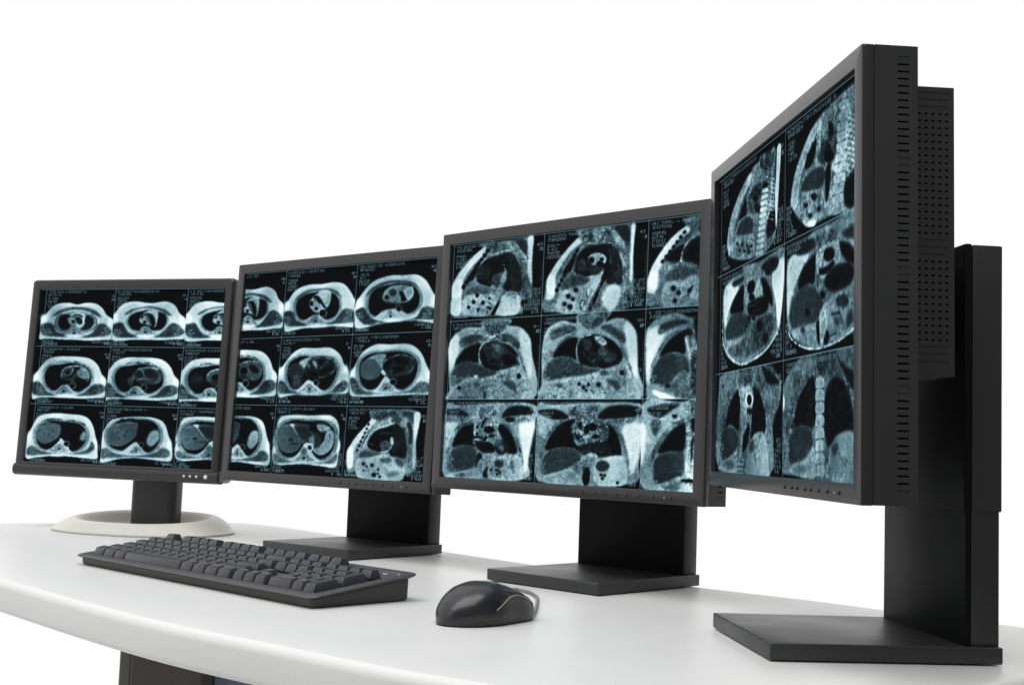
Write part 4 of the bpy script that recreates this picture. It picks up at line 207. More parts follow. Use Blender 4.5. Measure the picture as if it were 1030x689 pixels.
def blur(a, r):
    r = int(round(r))
    if r < 1: return a
    for _ in range(2):
        for ax in (0, 1):
            p = np.pad(a, [(r + 1, r) if k == ax else (0, 0) for k in (0, 1)], mode='edge')
            c = np.cumsum(p, axis=ax)
            a = (c[2 * r + 1:] - c[:-2 * r - 1]) / (2 * r + 1) if ax == 0 else (c[:, 2 * r + 1:] - c[:, :-2 * r - 1]) / (2 * r + 1)
    return a

def fill_mask(h, w, pts):
    m = np.zeros((h, w), bool)
    X = np.arange(w) + .5; Y = np.arange(h) + .5
    for (x0, y0), (x1, y1) in zip(pts, np.roll(pts, -1, axis=0)):
        if y0 == y1: continue
        lo, hi = (y0, y1) if y0 < y1 else (y1, y0)
        r0, r1 = max(0, int(math.ceil(lo - .5))), min(h, int(math.ceil(hi - .5)))
        if r1 <= r0: continue
        xc = x0 + (Y[r0:r1] - y0) * (x1 - x0) / (y1 - y0)
        m[r0:r1] ^= X[None, :] > xc[:, None]
    return m.astype(float)

def stroke_mask(h, w, pts, half):
    yy, xx = np.mgrid[0:h, 0:w] + .5
    d = np.full((h, w), 1e9)
    for (x0, y0), (x1, y1) in zip(pts, pts[1:]):
        dx, dy = x1 - x0, y1 - y0; L2 = dx * dx + dy * dy + 1e-9
        t = np.clip(((xx - x0) * dx + (yy - y0) * dy) / L2, 0, 1)
        d = np.minimum(d, np.hypot(xx - x0 - t * dx, yy - y0 - t * dy))
    return np.clip(half + .5 - d, 0, 1)

def scan(img, NZ, FADE, rect, ops):
    H, W = img.shape
    X0, Y0, X1, Y1 = rect[0] * W, rect[1] * H, rect[2] * W, rect[3] * H
    cx0, cy0, cx1, cy1 = (0 if rect[0] < .05 else max(0, int(X0))), max(0, int(Y0)), min(W, int(X1)), min(H, int(Y1))
    cw, ch = X1 - X0, Y1 - Y0
    for kind, v, P in ops:
        pts = np.array(crom(P, 5, kind == 'P')) / 1000.
        pts = pts * [cw, ch] + [X0, Y0]
        L, soft, nz = v[0] / 100., v[1], v[2] / 100.
        half = v[3] / 1000. * ch / 2 if kind == 'S' else 0
        pad = int(4 + soft * 2 + half)
        bx0, by0 = max(cx0, int(pts[:, 0].min()) - pad), max(cy0, int(pts[:, 1].min()) - pad)
        bx1, by1 = min(cx1, int(pts[:, 0].max()) + pad), min(cy1, int(pts[:, 1].max()) + pad)
        if bx1 <= bx0 or by1 <= by0: continue
        q = pts - [bx0, by0]
        m = fill_mask(by1 - by0, bx1 - bx0, q) if kind == 'P' else stroke_mask(by1 - by0, bx1 - bx0, q, max(half, .7))
        m = blur(m, max(1.5, (1.2 + soft * .55) * ch / 260.)) if kind == 'P' or soft else m
        val = np.full(m.shape, L)
        if kind == 'S': m = blur(m, 1) * np.clip(.62 + .5 * FADE[by0:by1, bx0:bx1], .12, 1)
        k = ch / 260.
        if kind == 'P':
            inner = blur(m, 7 * k); rim = np.clip(1 - inner, 0, 1)
            thin = np.clip(1 - blur(m, 2.2 * k), 0, 1)
            if L > .6: val = val + .17 * rim - .09 * inner
            elif L > .17: val = val + .10 * rim + .0 + .10 * thin
            elif L < .13: val = val * .6 + .05 * rim
        if nz: val = val + nz * (.05 + .42 * L) * NZ[by0:by1, bx0:bx1]
        val = np.clip(val, .01, 1.)
        img[by0:by1, bx0:bx1] = img[by0:by1, bx0:bx1] * (1 - m) + val * m

GLYPH = [int(g, 2) for g in '111101101101111 010110010010111 111001111100111 111001111001111 101101111001001 111100111001111 111100111101111 111001010010010 010101111101101 110101110101110 111100100100111 111100110100111 101101111101101 100100100100111 111101111100100 000000111000000 000010000010000 111010010010010 101101101101111'.split()]

def text(img, x, y, n, s, L, squash=1.):
    """a row of n tiny unreadable marks of the kind the scanner prints over its pictures"""
    H, W = img.shape; x = int(x); y = int(y)
    for i in range(n):
        if rng.random() < .09: x += 2 * s; continue
        g = GLYPH[rng.integers(len(GLYPH))]
        for b in range(15):
            if g >> (14 - b) & 1:
                px, py = x + (b % 3) * s, y + (b // 3) * s
                if 0 <= px < W - s and 0 <= py < H - s:
                    a = img[py:py + s, px:px + s]; img[py:py + s, px:px + s] = np.maximum(a, min(1., L * 1.05 * rng.uniform(.6, 1.1)))
        x += 4 * s
    return x

def overlay(img, rect, kind, s):
    H, W = img.shape
    X0, Y0, X1, Y1 = rect[0] * W, rect[1] * H, rect[2] * W, rect[3] * H
    cw, ch = X1 - X0, Y1 - Y0
    f = lambda u: X0 + u * cw
    g = lambda v: Y0 + v * ch
    lh = 6 * s
    text(img, f(.03), g(.035), int(.60 * cw / (4 * s)), s, .55); text(img, f(.04), g(.035) + lh, int(.20 * cw / (4 * s)), s, .6)
    for k, n in enumerate((7, 6, 7, 8)): text(img, f(.035), g(.15) + k * lh, n, s, .6)
    text(img, f(.93), g(.11), 3, s, .65); text(img, f(.955), g(.17), 2, s, .75)
    for k, n in enumerate((4, 5, 4, 5, 7, 9)): text(img, f(.025), g(.70) + k * lh, n, s, .62)
    text(img, f(.04), g(.935), 9, s, .5)
    for k, n in enumerate((5, 4, 6, 7, 9, 11)): text(img, f(.985) - n * 4 * s, g(.66) + k * lh, n, s, .62)
    text(img, f(.86), g(.93), 1, s, .8); text(img, f(.90), g(.93), 4, s, .7)
    if kind:
        a, b = int(g(.36)), int(g(.78)); xx = int(f(.992))
        if 3 < xx < W - 3:
            for i in range(21):
                y = a + (b - a) * i // 20; w = s * (5 if i in (10, 20) else 2)
                img[y:y + max(1, s // 2), max(0, xx - w):xx] = .62

def make_picture(name, W, H, edges, layout, s, amt):
    img = np.full((H, W), .025)
    yy, xx = np.mgrid[0:H, 0:W]
    def warp(a, amt, cell):
        dy, dx = fnoise(H, W, cell, 2) * amt, fnoise(H, W, cell, 2) * amt
        return a[np.clip(yy + dy, 0, H - 1).astype(int), np.clip(xx + dx, 0, W - 1).astype(int)]
    a = warp(fnoise(H, W, 26, 3), 26, 40); c = warp(fnoise(H, W, 15, 2), 16, 26)
    ridge = np.exp(-(a / .16) ** 2) - .35                        # thin curving strands, like vessels and septa
    dark = np.exp(-(c / .13) ** 2)
    NZ = 1.0 * ridge - .9 * (dark - .3) + .55 * warp(fnoise(H, W, 30, 2), 20, 30) + .07 * fnoise(H, W, 2.5, 1)
    FADE = warp(fnoise(H, W, 16, 2), 8, 20)
    for r, rowl in enumerate(layout):
        for c, nm in enumerate(rowl):
            rect = (edges[c], r / 3., edges[c + 1], (r + 1) / 3.)
            scan(img, NZ, FADE, rect, TPL[nm])
    low = fnoise(H, W, 150, 2)
    img = img * (1 + .15 * low)
    # fine structure inside the tissue: curling strands and dark septa in the mid greys, faint vessels in the lungs
    f1 = warp(fnoise(H, W, 13, 2), 14, 22); f2 = warp(fnoise(H, W, 9, 2), 10, 16); f3 = warp(fnoise(H, W, 20, 2), 22, 30)
    tissue = np.clip((img - .22) / .12, 0, 1) * np.clip((.86 - img) / .16, 0, 1)
    organ = np.clip((img - .10) / .08, 0, 1) * np.clip((.40 - img) / .10, 0, 1)
    air = np.clip((img - .028) / .02, 0, 1) * np.clip((.16 - img) / .05, 0, 1)
    patch = np.clip(.5 + .9 * warp(fnoise(H, W, 46, 2), 20, 40), 0, 1)
    fine = (.13 * np.exp(-(f1 / .22) ** 2) - .17 * np.exp(-(f3 / .15) ** 2) - .06 * (f2 > .6)) * patch + .035 * f2
    img = img + amt * blur(tissue * fine + organ * .03 * f1, 1) + air * .15 * blur(np.exp(-(f3 / .10) ** 2) * patch, 1)
    img = np.clip(img + (.007 + .028 * img) * fnoise(H, W, 2.4, 1), .0, 1)
    img = np.clip(img * 1.09, 0, 1) ** 1.12
    img = img * .55 + (img * img * (3 - 2 * img)) * .45
    for r, rowl in enumerate(layout):
        for c, nm in enumerate(rowl):
            overlay(img, (edges[c], r / 3., edges[c + 1], (r + 1) / 3.), nm[:3] in ('sag', 'cor', 'sid', 'fro', 'bac', 'liv'), s)
    t = 2
    for r in (0, 1, 2):
        y = int(r * H / 3.) + (2 if r == 0 else 0); img[y:y + t] = np.maximum(img[y:y + t], .66)
    for e in edges[:-1]:
        x = int(e * W)
        if 1 < x < W - 2: img[:, x:x + t] = np.maximum(img[:, x:x + t], .64)
    img = np.clip(blur(img, 1) * .5 + img * .5, 0, 1)
    ks = [0, .25, .5, .75, 1]
    col = np.stack([np.interp(img, ks, q) for q in ([.020, .130, .345, .650, .940], [.026, .190, .460, .775, .985], [.026, .212, .500, .805, .992])], -1)
    px = np.ones((H, W, 4), np.float32); px[..., :3] = col[::-1]
    im = bpy.data.images.new(name, W, H, alpha=False)
    im.pixels.foreach_set(px.ravel()); im.update(); im.pack()
    return im

def screen_mat(name, im, strength=1.):
    m = bpy.data.materials.new(name); m.use_nodes = True; nt = m.node_tree; b = nt.nodes['Principled BSDF']
    b.inputs['Base Color'].default_value = (.004, .004, .005, 1); b.inputs['Roughness'].default_value = .35
    b.inputs['Specular IOR Level'].default_value = 0.
    t = nt.nodes.new('ShaderNodeTexImage'); t.image = im; t.extension = 'EXTEND'; t.interpolation = 'Cubic'
    nt.links.new(t.outputs[0], b.inputs['Emission Color']); b.inputs['Emission Strength'].default_value = strength
    return m

LAY = {1: [['chest_a', 'chest_b', 'chest_b'], ['heart_a', 'heart_b', 'heart_c'], ['liver_a', 'liver_b', 'liver_c']], 2: [['chest_b', 'chest_c', 'chest_d'], ['heart_c', 'heart_d', 'heart_e'], ['liver_b', 'liver_c', 'sag_a']], 3: [['sag_b', 'sag_c', 'sag_d'], ['cor_a', 'cor_b', 'cor_c'], ['cor_d', 'cor_e', 'cor_f']], 4: [['side_a', 'side_b'], ['front_a', 'front_b'], ['back_a', 'back_b']]}
EDG = {1: [0.03, 0.415, 0.8, 1.185], 2: [-0.143, 0.232, 0.607, 0.99], 3: [0.008, 0.41, 0.81, 1.212], 4: [0.03, 0.555, 1.08]}
PIC = {k: screen_mat('scan_screen_%d' % k, make_picture('scan_picture_%d' % k, *sz, EDG[k], LAY[k], gs, .35 if k < 3 else .9)) for k, sz, gs in ((1, (900, 730), 2), (2, (1056, 792), 2), (3, (1056, 792), 2), (4, (1056, 792), 2))}

def screen_plane(parent, W, x0, x1, z0, z1, y, m, loc, rot):
    bm = bmesh.new(); uvl = bm.loops.layers.uv.new('UVMap')
    # a thin slab: its front carries the picture
    vs = [bm.verts.new(p) for p in ((x0, y, z0), (x1, y, z0), (x1, y, z1), (x0, y, z1))]
    f = bm.faces.new(vs)
    for l, uv in zip(f.loops, ((0, 0), (1, 0), (1, 1), (0, 1))): l[uvl].uv = uv
    vb = [bm.verts.new((p.co.x, y + .002, p.co.z)) for p in vs]
    for i in range(4):
        q = bm.faces.new((vs[i], vb[i], vb[(i + 1) % 4], vs[(i + 1) % 4])); q.material_index = 1
    q = bm.faces.new(vb); q.material_index = 1
    return link('screen', bm, [m, M_hole], parent, loc=loc, rot=rot)

# ------------------------------------------------------------------ the three matching monitors
W, H, D, BW, BB = 0.40914, 0.31766, 0.04017, 0.014, 0.014
PW, PD, PT, DOF, LOF = 0.16694, 0.18342, 0.01401, 0.06676, -0.00723
FB = .0085            # depth of the front frame

def bezel_bm():
    bm = bmesh.new()
    def ring(x, z0, z1, y, r):
        return [(p[0], y, p[1]) for p in rrect(-x, x, z0, z1, max(r, .0002), 4)]
    w = W / 2
    loft(bm, [ring(w - .0002, .0002, H - .0002, FB, .0012), ring(w, 0, H, FB - .0004, .0014), ring(w, 0, H, .0010, .0014), ring(w - .0003, .0003, H - .0003, .0003, .0012), ring(w - .0010, .0010, H - .0010, 0, .0008),
              ring(w - BW + .0006, BB - .0006, H - BW + .0006, 0, .0008), ring(w - BW + .0001, BB - .0001, H - BW + .0001, .0003, .0004), ring(w - BW, BB, H - BW, .0008, .0003), ring(w - BW, BB, H - BW, .0062, .0003),
              ring(w - BW - .004, BB + .004, H - BW - .004, .0064, .0003)], False, False)
    return bm

SZ = [.3092 - i * .005068 for i in range(60)]
BLANK = {0, 14, 15, 29, 30, 45, 46, 59}
def housing_bm():
    bm = bmesh.new(); w = W / 2 - .0003; y0, y1, z0, z1 = FB + .0005, D, .0003, H - .0003
    sy0, sy1 = .0256, .0338
    zc = [z0]
    for z in reversed(SZ): zc += [z - .00065, z + .00065]
    zc.append(z1)
    yc = [y0, sy0, sy1, y1]
    def pk(i, j):
        if i != 1 or j % 2 == 0: return 0
        k = 59 - (j - 1) // 2
        return .0004 if k in BLANK else .0042
    for s in (1, -1): pocket_panel(bm, s * w, yc, zc, pk, s)
    for q in (((-w, y0, z1), (w, y0, z1), (w, y1, z1), (-w, y1, z1)), ((-w, y0, z0), (w, y0, z0), (w, y1, z0), (-w, y1, z0)),
              ((-w, y1, z0), (w, y1, z0), (w, y1, z1), (-w, y1, z1)), ((-w, y0, z0), (w, y0, z0), (w, y0, z1), (-w, y0, z1))):
        bm.faces.new([bm.verts.new(p) for p in q])
    return bm

VBX, VY1, VZ0, VZ1 = .1757, .0795, .0905, .2985
def rear_cover_bm():
    bm = bmesh.new(); y0, y1 = D + .0002, VY1
    zc = [VZ0]; n = 39; rows = [VZ1 - .0046 - i * .00508 for i in range(n)]
    for z in reversed(rows): zc += [z - .0007, z + .0007]
    zc.append(VZ1)
    a, b = D + .0022, VY1 - .0045; step = (b - a) / 6.44
    yc = [y0]
    for k in range(7): yc += [a + k * step, a + k * step + step * .44]
    yc.append(y1)
    def pk(i, j):
        if j % 2 == 0: return 0
        k = n - 1 - (j - 1) // 2
        if k in (0, 1, 2, 21, 22, 23, 36, 37, 38): return .0003 if 1 <= i <= 13 else 0
        return .004 if i % 2 == 1 else 0
    for s in (1, -1): pocket_panel(bm, s * VBX, yc, zc, pk, s)
    for q in (((-VBX, y0, VZ1), (VBX, y0, VZ1), (VBX, y1, VZ1), (-VBX, y1, VZ1)), ((-VBX, y0, VZ0), (VBX, y0, VZ0), (VBX, y1, VZ0), (-VBX, y1, VZ0)),
              ((-VBX, y1, VZ0), (VBX, y1, VZ0), (VBX, y1, VZ1), (-VBX, y1, VZ1))):
        bm.faces.new([bm.verts.new(p) for p in q])
    return bm

def knob_bm(r, h, n=14):
    bm = bmesh.new()
    loft(bm, [[(rr * math.cos(2 * PI * k / n), y, rr * math.sin(2 * PI * k / n)) for k in range(n)] for rr, y in ((r, .0004), (r, -h * .6), (r * .8, -h), (r * .3, -h * 1.1))])
    return bm

BTN_U = (.612, .658, .692, .739, .774, .819, .867, .929)

def make_monitor(root, tilt, zb, pic):
    hl = (LOF * 0 + 0, -DOF, zb); hr = (-tilt, 0, 0)
    hl = (--0.00723 * 0 + -0.00723, -DOF, zb)
    o = link('bezel', bezel_bm(), M_bezel, root, loc=hl, rot=hr); flat_smooth(o, 30)
    hs = link('housing', housing_bm(), [M_black, M_hole], root, loc=hl, rot=hr)
    link('rear_cover', rear_cover_bm(), [M_black, M_perf], root, loc=hl, rot=hr)
    sw = W - 2 * BW
    screen_plane(root, W, -W / 2 + BW - .001, W / 2 - BW + .001, BB - .001, H - BW + .001, .0050, pic, hl, hr)
    for u in BTN_U:
        b = link('control_button', knob_bm(.0016, .0011), M_button, o, True, loc=(-sw / 2 + u * sw, 0, .0068))
    link('status_light', knob_bm(.0007, .0004), M_led, o, True, loc=(-sw / 2 + .907 * sw, 0, .0068))
    # stand
    bm = bmesh.new(); box(bm, -PW / 2, PW / 2, -PD / 2, PD / 2, .0012, PT, .0012, 3)
    bp = link('stand_base', bm, M_black, root); flat_smooth(bp)
    for sx in (-1, 1):
        for sy in (-1, 1):
            bm = bmesh.new(); box(bm, -.008, .008, -.008, .008, 0, .0014)
            link('foot_pad', bm, M_hole, bp, loc=(sx * (PW / 2 - .02), sy * (PD / 2 - .02), 0))
    bm = bmesh.new(); cy0, cy1 = .0630, .0905
    box(bm, -.0795, .0795, cy0, cy0 + .0042, PT - .001, zb + .20, .0008, 2)
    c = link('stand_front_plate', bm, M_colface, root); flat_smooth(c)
    bm = bmesh.new(); box(bm, -.0795, .0795, cy0 + .0046, cy1, PT - .001, zb + .195, .0012, 2)
    c = link('stand_column', bm, M_black, root); flat_smooth(c)
    bm = bmesh.new(); zs0, zs1 = zb - .006, zb + .2025
    box(bm, -.0812, .0812, cy0 - .0022, cy0 + .0036, zs0, zs1 + .0006, .001, 2)
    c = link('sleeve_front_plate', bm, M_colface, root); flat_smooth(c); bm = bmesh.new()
    box(bm, -.0812, .0812, cy0 + .0041, cy1 + .0012, zs0, zs1, .0012, 2)
    c = link('stand_sleeve', bm, M_black, root); flat_smooth(c)
    bm = bmesh.new(); box(bm, -.05, .05, -DOF + VY1 - .002, cy0 - .0015, zb + .12, zb + .19, .003, 2)
    link('hinge', bm, M_black, root)

POSE = {2: (-0.20991, 1.72481, 0.66861, 0.03894, 0.09103), 3: (0.10431, 1.43781, 0.76999, 0.01174, 0.10016), 4: (0.28591, 1.03171, 1.4794, -0.0088, 0.12299)}
LBL = {2: 'black monitor behind the right half of the keyboard, body cross-sections on its screen',
       3: 'black monitor behind the mouse, front-view chest scans on its screen',
       4: 'nearest black monitor, turned almost edge-on with its vented side showing'}
GRP = 'black medical monitors on square bases along the desk'
for k in (2, 3, 4):
    cx, cy, a, tilt, zb = POSE[k]
    root = empty('computer_monitor', (cx, cy, 0), a, LBL[k], 'monitor', GRP)
    make_monitor(root, tilt, zb, PIC[k])

# ------------------------------------------------------------------ the left monitor on its oval pale base
W1, H1, BW1, BB1 = 0.37095, 0.31153, 0.01544, 0.02028
bx, by, a1, t1, z1, fx, fy = (-0.572, 1.968, 0.31993, 0.04702, 0.08358, -0.01095, -0.07515)      # base centre, yaw, tilt, height, screen front relative to the base
root = empty('computer_monitor', (bx, by, 0), a1, 'charcoal monitor on a pale oval base with small white buttons', 'monitor')
hl, hr = (fx, fy, z1), (-t1, 0, 0)
bm = bmesh.new(); w = W1 / 2
def ring1(x, za, zb_, y, r): return [(p[0], y, p[1]) for p in rrect(-x, x, za, zb_, max(r, .0003), 5)]
zB = BB1 + .0
loft(bm, [ring1(w - .001, .012, H1 - .001, .020, .005), ring1(w, .012, H1, .018, .006), ring1(w, .012, H1, .004, .006), ring1(w - .0016, .0136, H1 - .0016, .0010, .005), ring1(w - .004, .016, H1 - .004, 0, .003),
          ring1(w - BW1 + .001, BB1 - .001, H1 - BW1 + .001, .0006, .002), ring1(w - BW1, BB1, H1 - BW1, .0016, .001), ring1(w - BW1, BB1, H1 - BW1, .0060, .001), ring1(w - BW1 - .004, BB1 + .004, H1 - BW1 - .004, .0062, .001)], False, False)
o = link('bezel', bm, M_bezel, root, loc=hl, rot=hr); flat_smooth(o, 40)
# bulging bar along the bottom
bm = bmesh.new(); n = 14; loops = []
for x, sc in ((-w - .0012, .55), (-w - .0010, .8), (-w + .0006, 1), (w - .0006, 1), (w + .0010, .8), (w + .0012, .55)):
    lp = []
    for k in range(n):
        t = 2 * PI * k / n; c, s = math.cos(t), math.sin(t)
        lp.append((x, .0075 + sc * .0115 * abs(c) ** .8 * (1 if c > 0 else -1), .0085 + sc * .0098 * abs(s) ** .8 * (1 if s > 0 else -1)))
    loops.append(lp)
loft(bm, loops)
bar = link('lower_bar', bm, M_bezel, root, loc=hl, rot=hr); flat_smooth(bar, 50)
sw1 = W1 - 2 * BW1
for u, r in ((.878, .0019), (.909, .0019), (.941, .0019), (.987, .0032)):
    link('control_button', knob_bm(r, .0012), M_white_btn, bar, True, loc=(-sw1 / 2 + u * sw1, -.0036, .0088))
screen_plane(root, W1, -w + BW1 - .001, w - BW1 + .001, BB1 - .001, H1 - BW1 + .001, .0052, PIC[1], hl, hr)
bm = bmesh.new()
loft(bm, [[(p[0], y, p[1]) for p in rrect(-x, x, za, zz, .008, 5)] for x, za, zz, y in ((w - .002, .002, H1 - .003, .0205), (w - .001, .001, H1 - .002, .024), (w - .001, .001, H1 - .002, .038), (w - .012, .012, H1 - .014, .052), (w - .06, .06, H1 - .06, .062))])
o = link('rear_shell', bm, M_beige_d, root, loc=hl, rot=hr); flat_smooth(o, 40)
bm = bmesh.new()
CYM = 0.02485
loft(bm, [[(0.00305 + p[0], CYM + p[1], z) for p in rrect(-.041, .041, -.017, .017, .012, 6)] for z in (.004, z1 + .14)])
o = link('stand_column', bm, M_black, root); flat_smooth(o, 40)
bm = bmesh.new(); box(bm, 0.00305 - .035, 0.00305 + .035, fy + .055, CYM, z1 + .08, z1 + .135, .004)
link('hinge', bm, M_black, root)
def oval(ax, ay, z, dy=0, e=2.35, n=72, lean=0.):
    out = []
    for k in range(n):
        t = 2 * PI * k / n; c, s = math.cos(t), math.sin(t)
        y = ay * math.copysign(abs(s) ** (2 / e), s)
        out.append((ax * math.copysign(abs(c) ** (2 / e), c), y + dy, z + lean * y))
    return out
bm = bmesh.new()
L_ = [oval(.138, .116, 0), oval(.1405, .1185, .0008), oval(.141, .119, .003), oval(.138, .116, .0045)]
for ax, ay, z, ln in ((.132, .1105, .0115, .03), (.122, .1015, .0183, .045), (.115, .0955, .0217, .055), (.1095, .091, .0231, .058), (.1045, .087, .0224, .056), (.100, .083, .0180, .045), (.097, .080, .010, .025), (.092, .076, .0055, .0), (.086, .071, .0042, 0)):
    L_.append(oval(ax, ay, z, lean=ln))
loft(bm, L_)
o = link('stand_base', bm, M_beige, root); flat_smooth(o, 60)

# ------------------------------------------------------------------ the desk
out = [(-1.02, 1.84), (-0.9, 1.96), (-0.77, 2.06), (-0.6, 2.185), (-0.485, 2.235), (-0.4, 2.185), (-0.29, 2.06), (-0.17, 1.905), (-0.045, 1.752), (0.09, 1.59), (0.225, 1.45), (0.34, 1.352), (0.41, 1.28), (0.475, 1.222), (0.52, 1.17), (0.522, 1.1), (0.478, 1.02), (0.42, 0.945), (0.345, 0.875), (0.22, 0.8), (0.08, 0.775), (-0.05, 0.835), (-0.172, 0.933), (-0.257, 1.003), (-0.322, 1.065), (-0.408, 1.155), (-0.508, 1.265), (-0.66, 1.43), (-0.82, 1.58), (-0.98, 1.7)]
ol = crom(out, 6)
ol = [Vector((p[0], p[1])) for p in ol]
nO = len(ol); nor = []
area = sum(ol[i].x * ol[(i + 1) % nO].y - ol[(i + 1) % nO].x * ol[i].y for i in range(nO))
sg = 1 if area > 0 else -1
for i in range(nO):
    t = (ol[(i + 1) % nO] - ol[i - 1]).normalized(); nor.append(Vector((-t.y, t.x)) * sg)
desk = empty('desk', (-.1, 1.5, 0), 0, 'white curved desk with a thick rounded edge carrying the monitors', 'desk')
bm = bmesh.new()
R_ = .0085; T_ = .033
prof = [(.05, 0)] + [(R_ - R_ * math.sin(t), -R_ + R_ * math.cos(t)) for t in [i * PI / 2 / 8 for i in range(9)]] + [(0, -T_ + .006)] + [(.006 - .006 * math.cos(t), -T_ + .006 - .006 * math.sin(t)) for t in [i * PI / 2 / 5 for i in range(1, 6)]] + [(.05, -T_)]
prof = prof[::-1]
loft(bm, [[(ol[i].x + nor[i].x * d + .1, ol[i].y + nor[i].y * d - 1.5, z) for i in range(nO)] for d, z in prof])
o = link('desktop', bm, M_desk, desk); flat_smooth(o, 40)

for nm, m, (x0, x1, y0, y1), zt, zb in (('leg_panel', M_leg, (-0.39548, -0.31849, 1.34, 1.64), -.033, -.72), ('leg_edge', M_legedge, (-0.40891, -0.39598, 1.344, 1.64), -.033, -.72), ('modesty_panel', M_panel, (-0.31696, 0.25, 1.39, 1.41), -.033, -.45)):
    bm = bmesh.new(); box(bm, x0 + .1, x1 + .1, y0 - 1.5, y1 - 1.5, zb, zt - .001, .002); link(nm, bm, m, desk)


# ------------------------------------------------------------------ keyboard
kx, ky, ka, KL, KD = (-0.17384, 1.1375, 0.77231, 0.445, 0.11425)
kb = empty('keyboard', (kx, ky, 0), ka, 'charcoal full size keyboard lying on the desk in front of the second monitor', 'keyboard')
# local: x to the right (right end 0, left end -KL), y away from the user, z up
F0, R0 = .0118, .0262            # height of the top face at the front and at the rear
def ztop(y): return F0 + (R0 - F0) * (y + .003) / (KD + .009)
def case_loop(ins, z0, z1, k):
    return [(p[0], p[1], z0 if k == 0 else ztop(p[1]) - z1) for p in rrect(-KL + ins - .001, -ins + .001, ins * .8, KD + .004 - ins, .006 - ins * .5, 5)]
bm = bmesh.new()
loft(bm, [case_loop(.0035, .0004, 0, 0), case_loop(.0015, .0010, 0, 0), case_loop(.0004, .0026, 0, 0), case_loop(0, .0, .0042, 1)])
o = link('lower_case', bm, M_klow, kb); flat_smooth(o, 40)
for x0, y0 in ((-KL + .055, .008), (-.105, .008), (-KL + .03, KD - .02), (-.06, KD - .02)):
    bm = bmesh.new(); box(bm, 0, .03, -.0012, .012, 0, .0030); link('rubber_foot', bm, M_hole, o, loc=(x0, y0, 0))
bm = bmesh.new()
def top_loop(g, dz, r=.009): return [(p[0], p[1], ztop(p[1]) + dz) for p in rrect(-KL - g, g, -g, KD + .0085 + g * .6, r, 6)]
loft(bm, [top_loop(.0005, -.0040), top_loop(.0022, -.0034), top_loop(.0046, -.0022), top_loop(.0054, -.0012), top_loop(.0048, -.0003), top_loop(.0030, .0002), top_loop(.0, .0004, .009),
          top_loop(-.006, .0003, .006), top_loop(-.0075, -.0012, .005), top_loop(-.009, -.0018, .004)])
tc = link('top_case', bm, M_kbase, kb); flat_smooth(tc, 40)
# keys
P_ = (KL - .020) / 22.5; Q_ = .01655
YB = .0085
def key_bm(wu, hu):
    bm = bmesh.new()
    w, h = wu * P_ - .0016, hu * Q_ - .0014
    tw, th = w - .0058, h - .0056
    hgt = .0082
    def lp(ww, hh, z, r, dy=0): return [(p[0], p[1] + dy, z) for p in rrect(-ww / 2, ww / 2, -hh / 2, hh / 2, r, 3)]
    loft(bm, [lp(w, h, 0, .0007), lp(w - .0003, h - .0003, .0012, .0008), lp(tw + .0006, th + .0006, hgt - .0004, .0010, .0010), lp(tw, th, hgt, .0010, .0012), lp(tw * .75, th * .75, hgt - .0004, .0010, .0012), lp(tw * .35, th * .35, hgt - .0008, .0008, .0012)])
    return bm
keys = []     # (x in units from the left, row centre in units from the front, width, height)
def add_row(y, x, widths):
    for w_ in widths:
        if w_ > 0: keys.append((x + w_ / 2, y, w_, 1))
        x += abs(w_)
add_row(.5, 0, [1.25, 1.25, 1.25, 6.25, 1.25, 1.25, 1.25, 1.25])
add_row(1.5, 0, [2.25] + [1] * 10 + [2.75]); add_row(2.5, 0, [1.75] + [1] * 11 + [2.25]); add_row(3.5, 0, [1.5] + [1] * 12 + [1.5]); add_row(4.5, 0, [1] * 13 + [2])
add_row(6.0, 0, [1, -1, 1, 1, 1, 1, -.5, 1, 1, 1, 1, -.5, 1, 1, 1, 1])
add_row(.5, 15.25, [1, 1, 1]); add_row(1.5, 16.25, [1]); add_row(3.5, 15.25, [1, 1, 1]); add_row(4.5, 15.25, [1, 1, 1]); add_row(6.0, 15.25, [1, 1, 1])
add_row(.5, 18.5, [2, 1]); add_row(1.5, 18.5, [1, 1, 1]); add_row(2.5, 18.5, [1, 1, 1]); add_row(3.5, 18.5, [1, 1, 1]); add_row(4.5, 18.5, [1, 1, 1, 1])
keys.append((22, 1.0, 1, 2)); keys.append((22, 3.0, 1, 2))
slope = math.atan2(R0 - F0, KD + .009)
kmesh = {}
far = []
def kdist(k):
    x = -KL + .010 + k[0] * P_
    return math.hypot(kx + x * math.cos(ka) + YB * 0, ky - x * math.sin(ka))
order = sorted(keys, key=lambda k: (k[1] == 6.0) * 10 - k[0] * .1)
near, far = order[:100], order[100:]
def kpos(k):
    x = -KL + .010 + k[0] * P_; y = YB + k[1] * Q_
    sculpt = {.5: .0006, 1.0: .0004, 1.5: .0, 2.5: .0, 3.0: .0004, 3.5: .0008, 4.5: .0016, 6.0: .0022}[k[1]]
    return (x, y, ztop(y) - .0016 + sculpt)
for k in near:
    sz = (k[2], k[3])
    if sz not in kmesh:
        q = link('key', key_bm(*sz), M_key, tc); flat_smooth(q, 30); kmesh[sz] = q.data
        o = q
    else:
        o = bpy.data.objects.new('key', kmesh[sz]); C.objects.link(o); o.parent = tc
    o.location = kpos(k); o.rotation_euler = (slope + {.5: .10, 1.5: .04, 2.5: -.02, 3.5: -.08, 4.5: -.13, 6.0: -.16}.get(k[1], 0), 0, 0)
bm = bmesh.new()
for k in far:
    b2 = key_bm(k[2], k[3]); me = bpy.data.meshes.new('tmp'); b2.to_mesh(me); b2.free()
    me.transform(Matrix.Translation(kpos(k)) @ Matrix.Rotation(slope - .16, 4, 'X')); bm.from_mesh(me); bpy.data.meshes.remove(me)
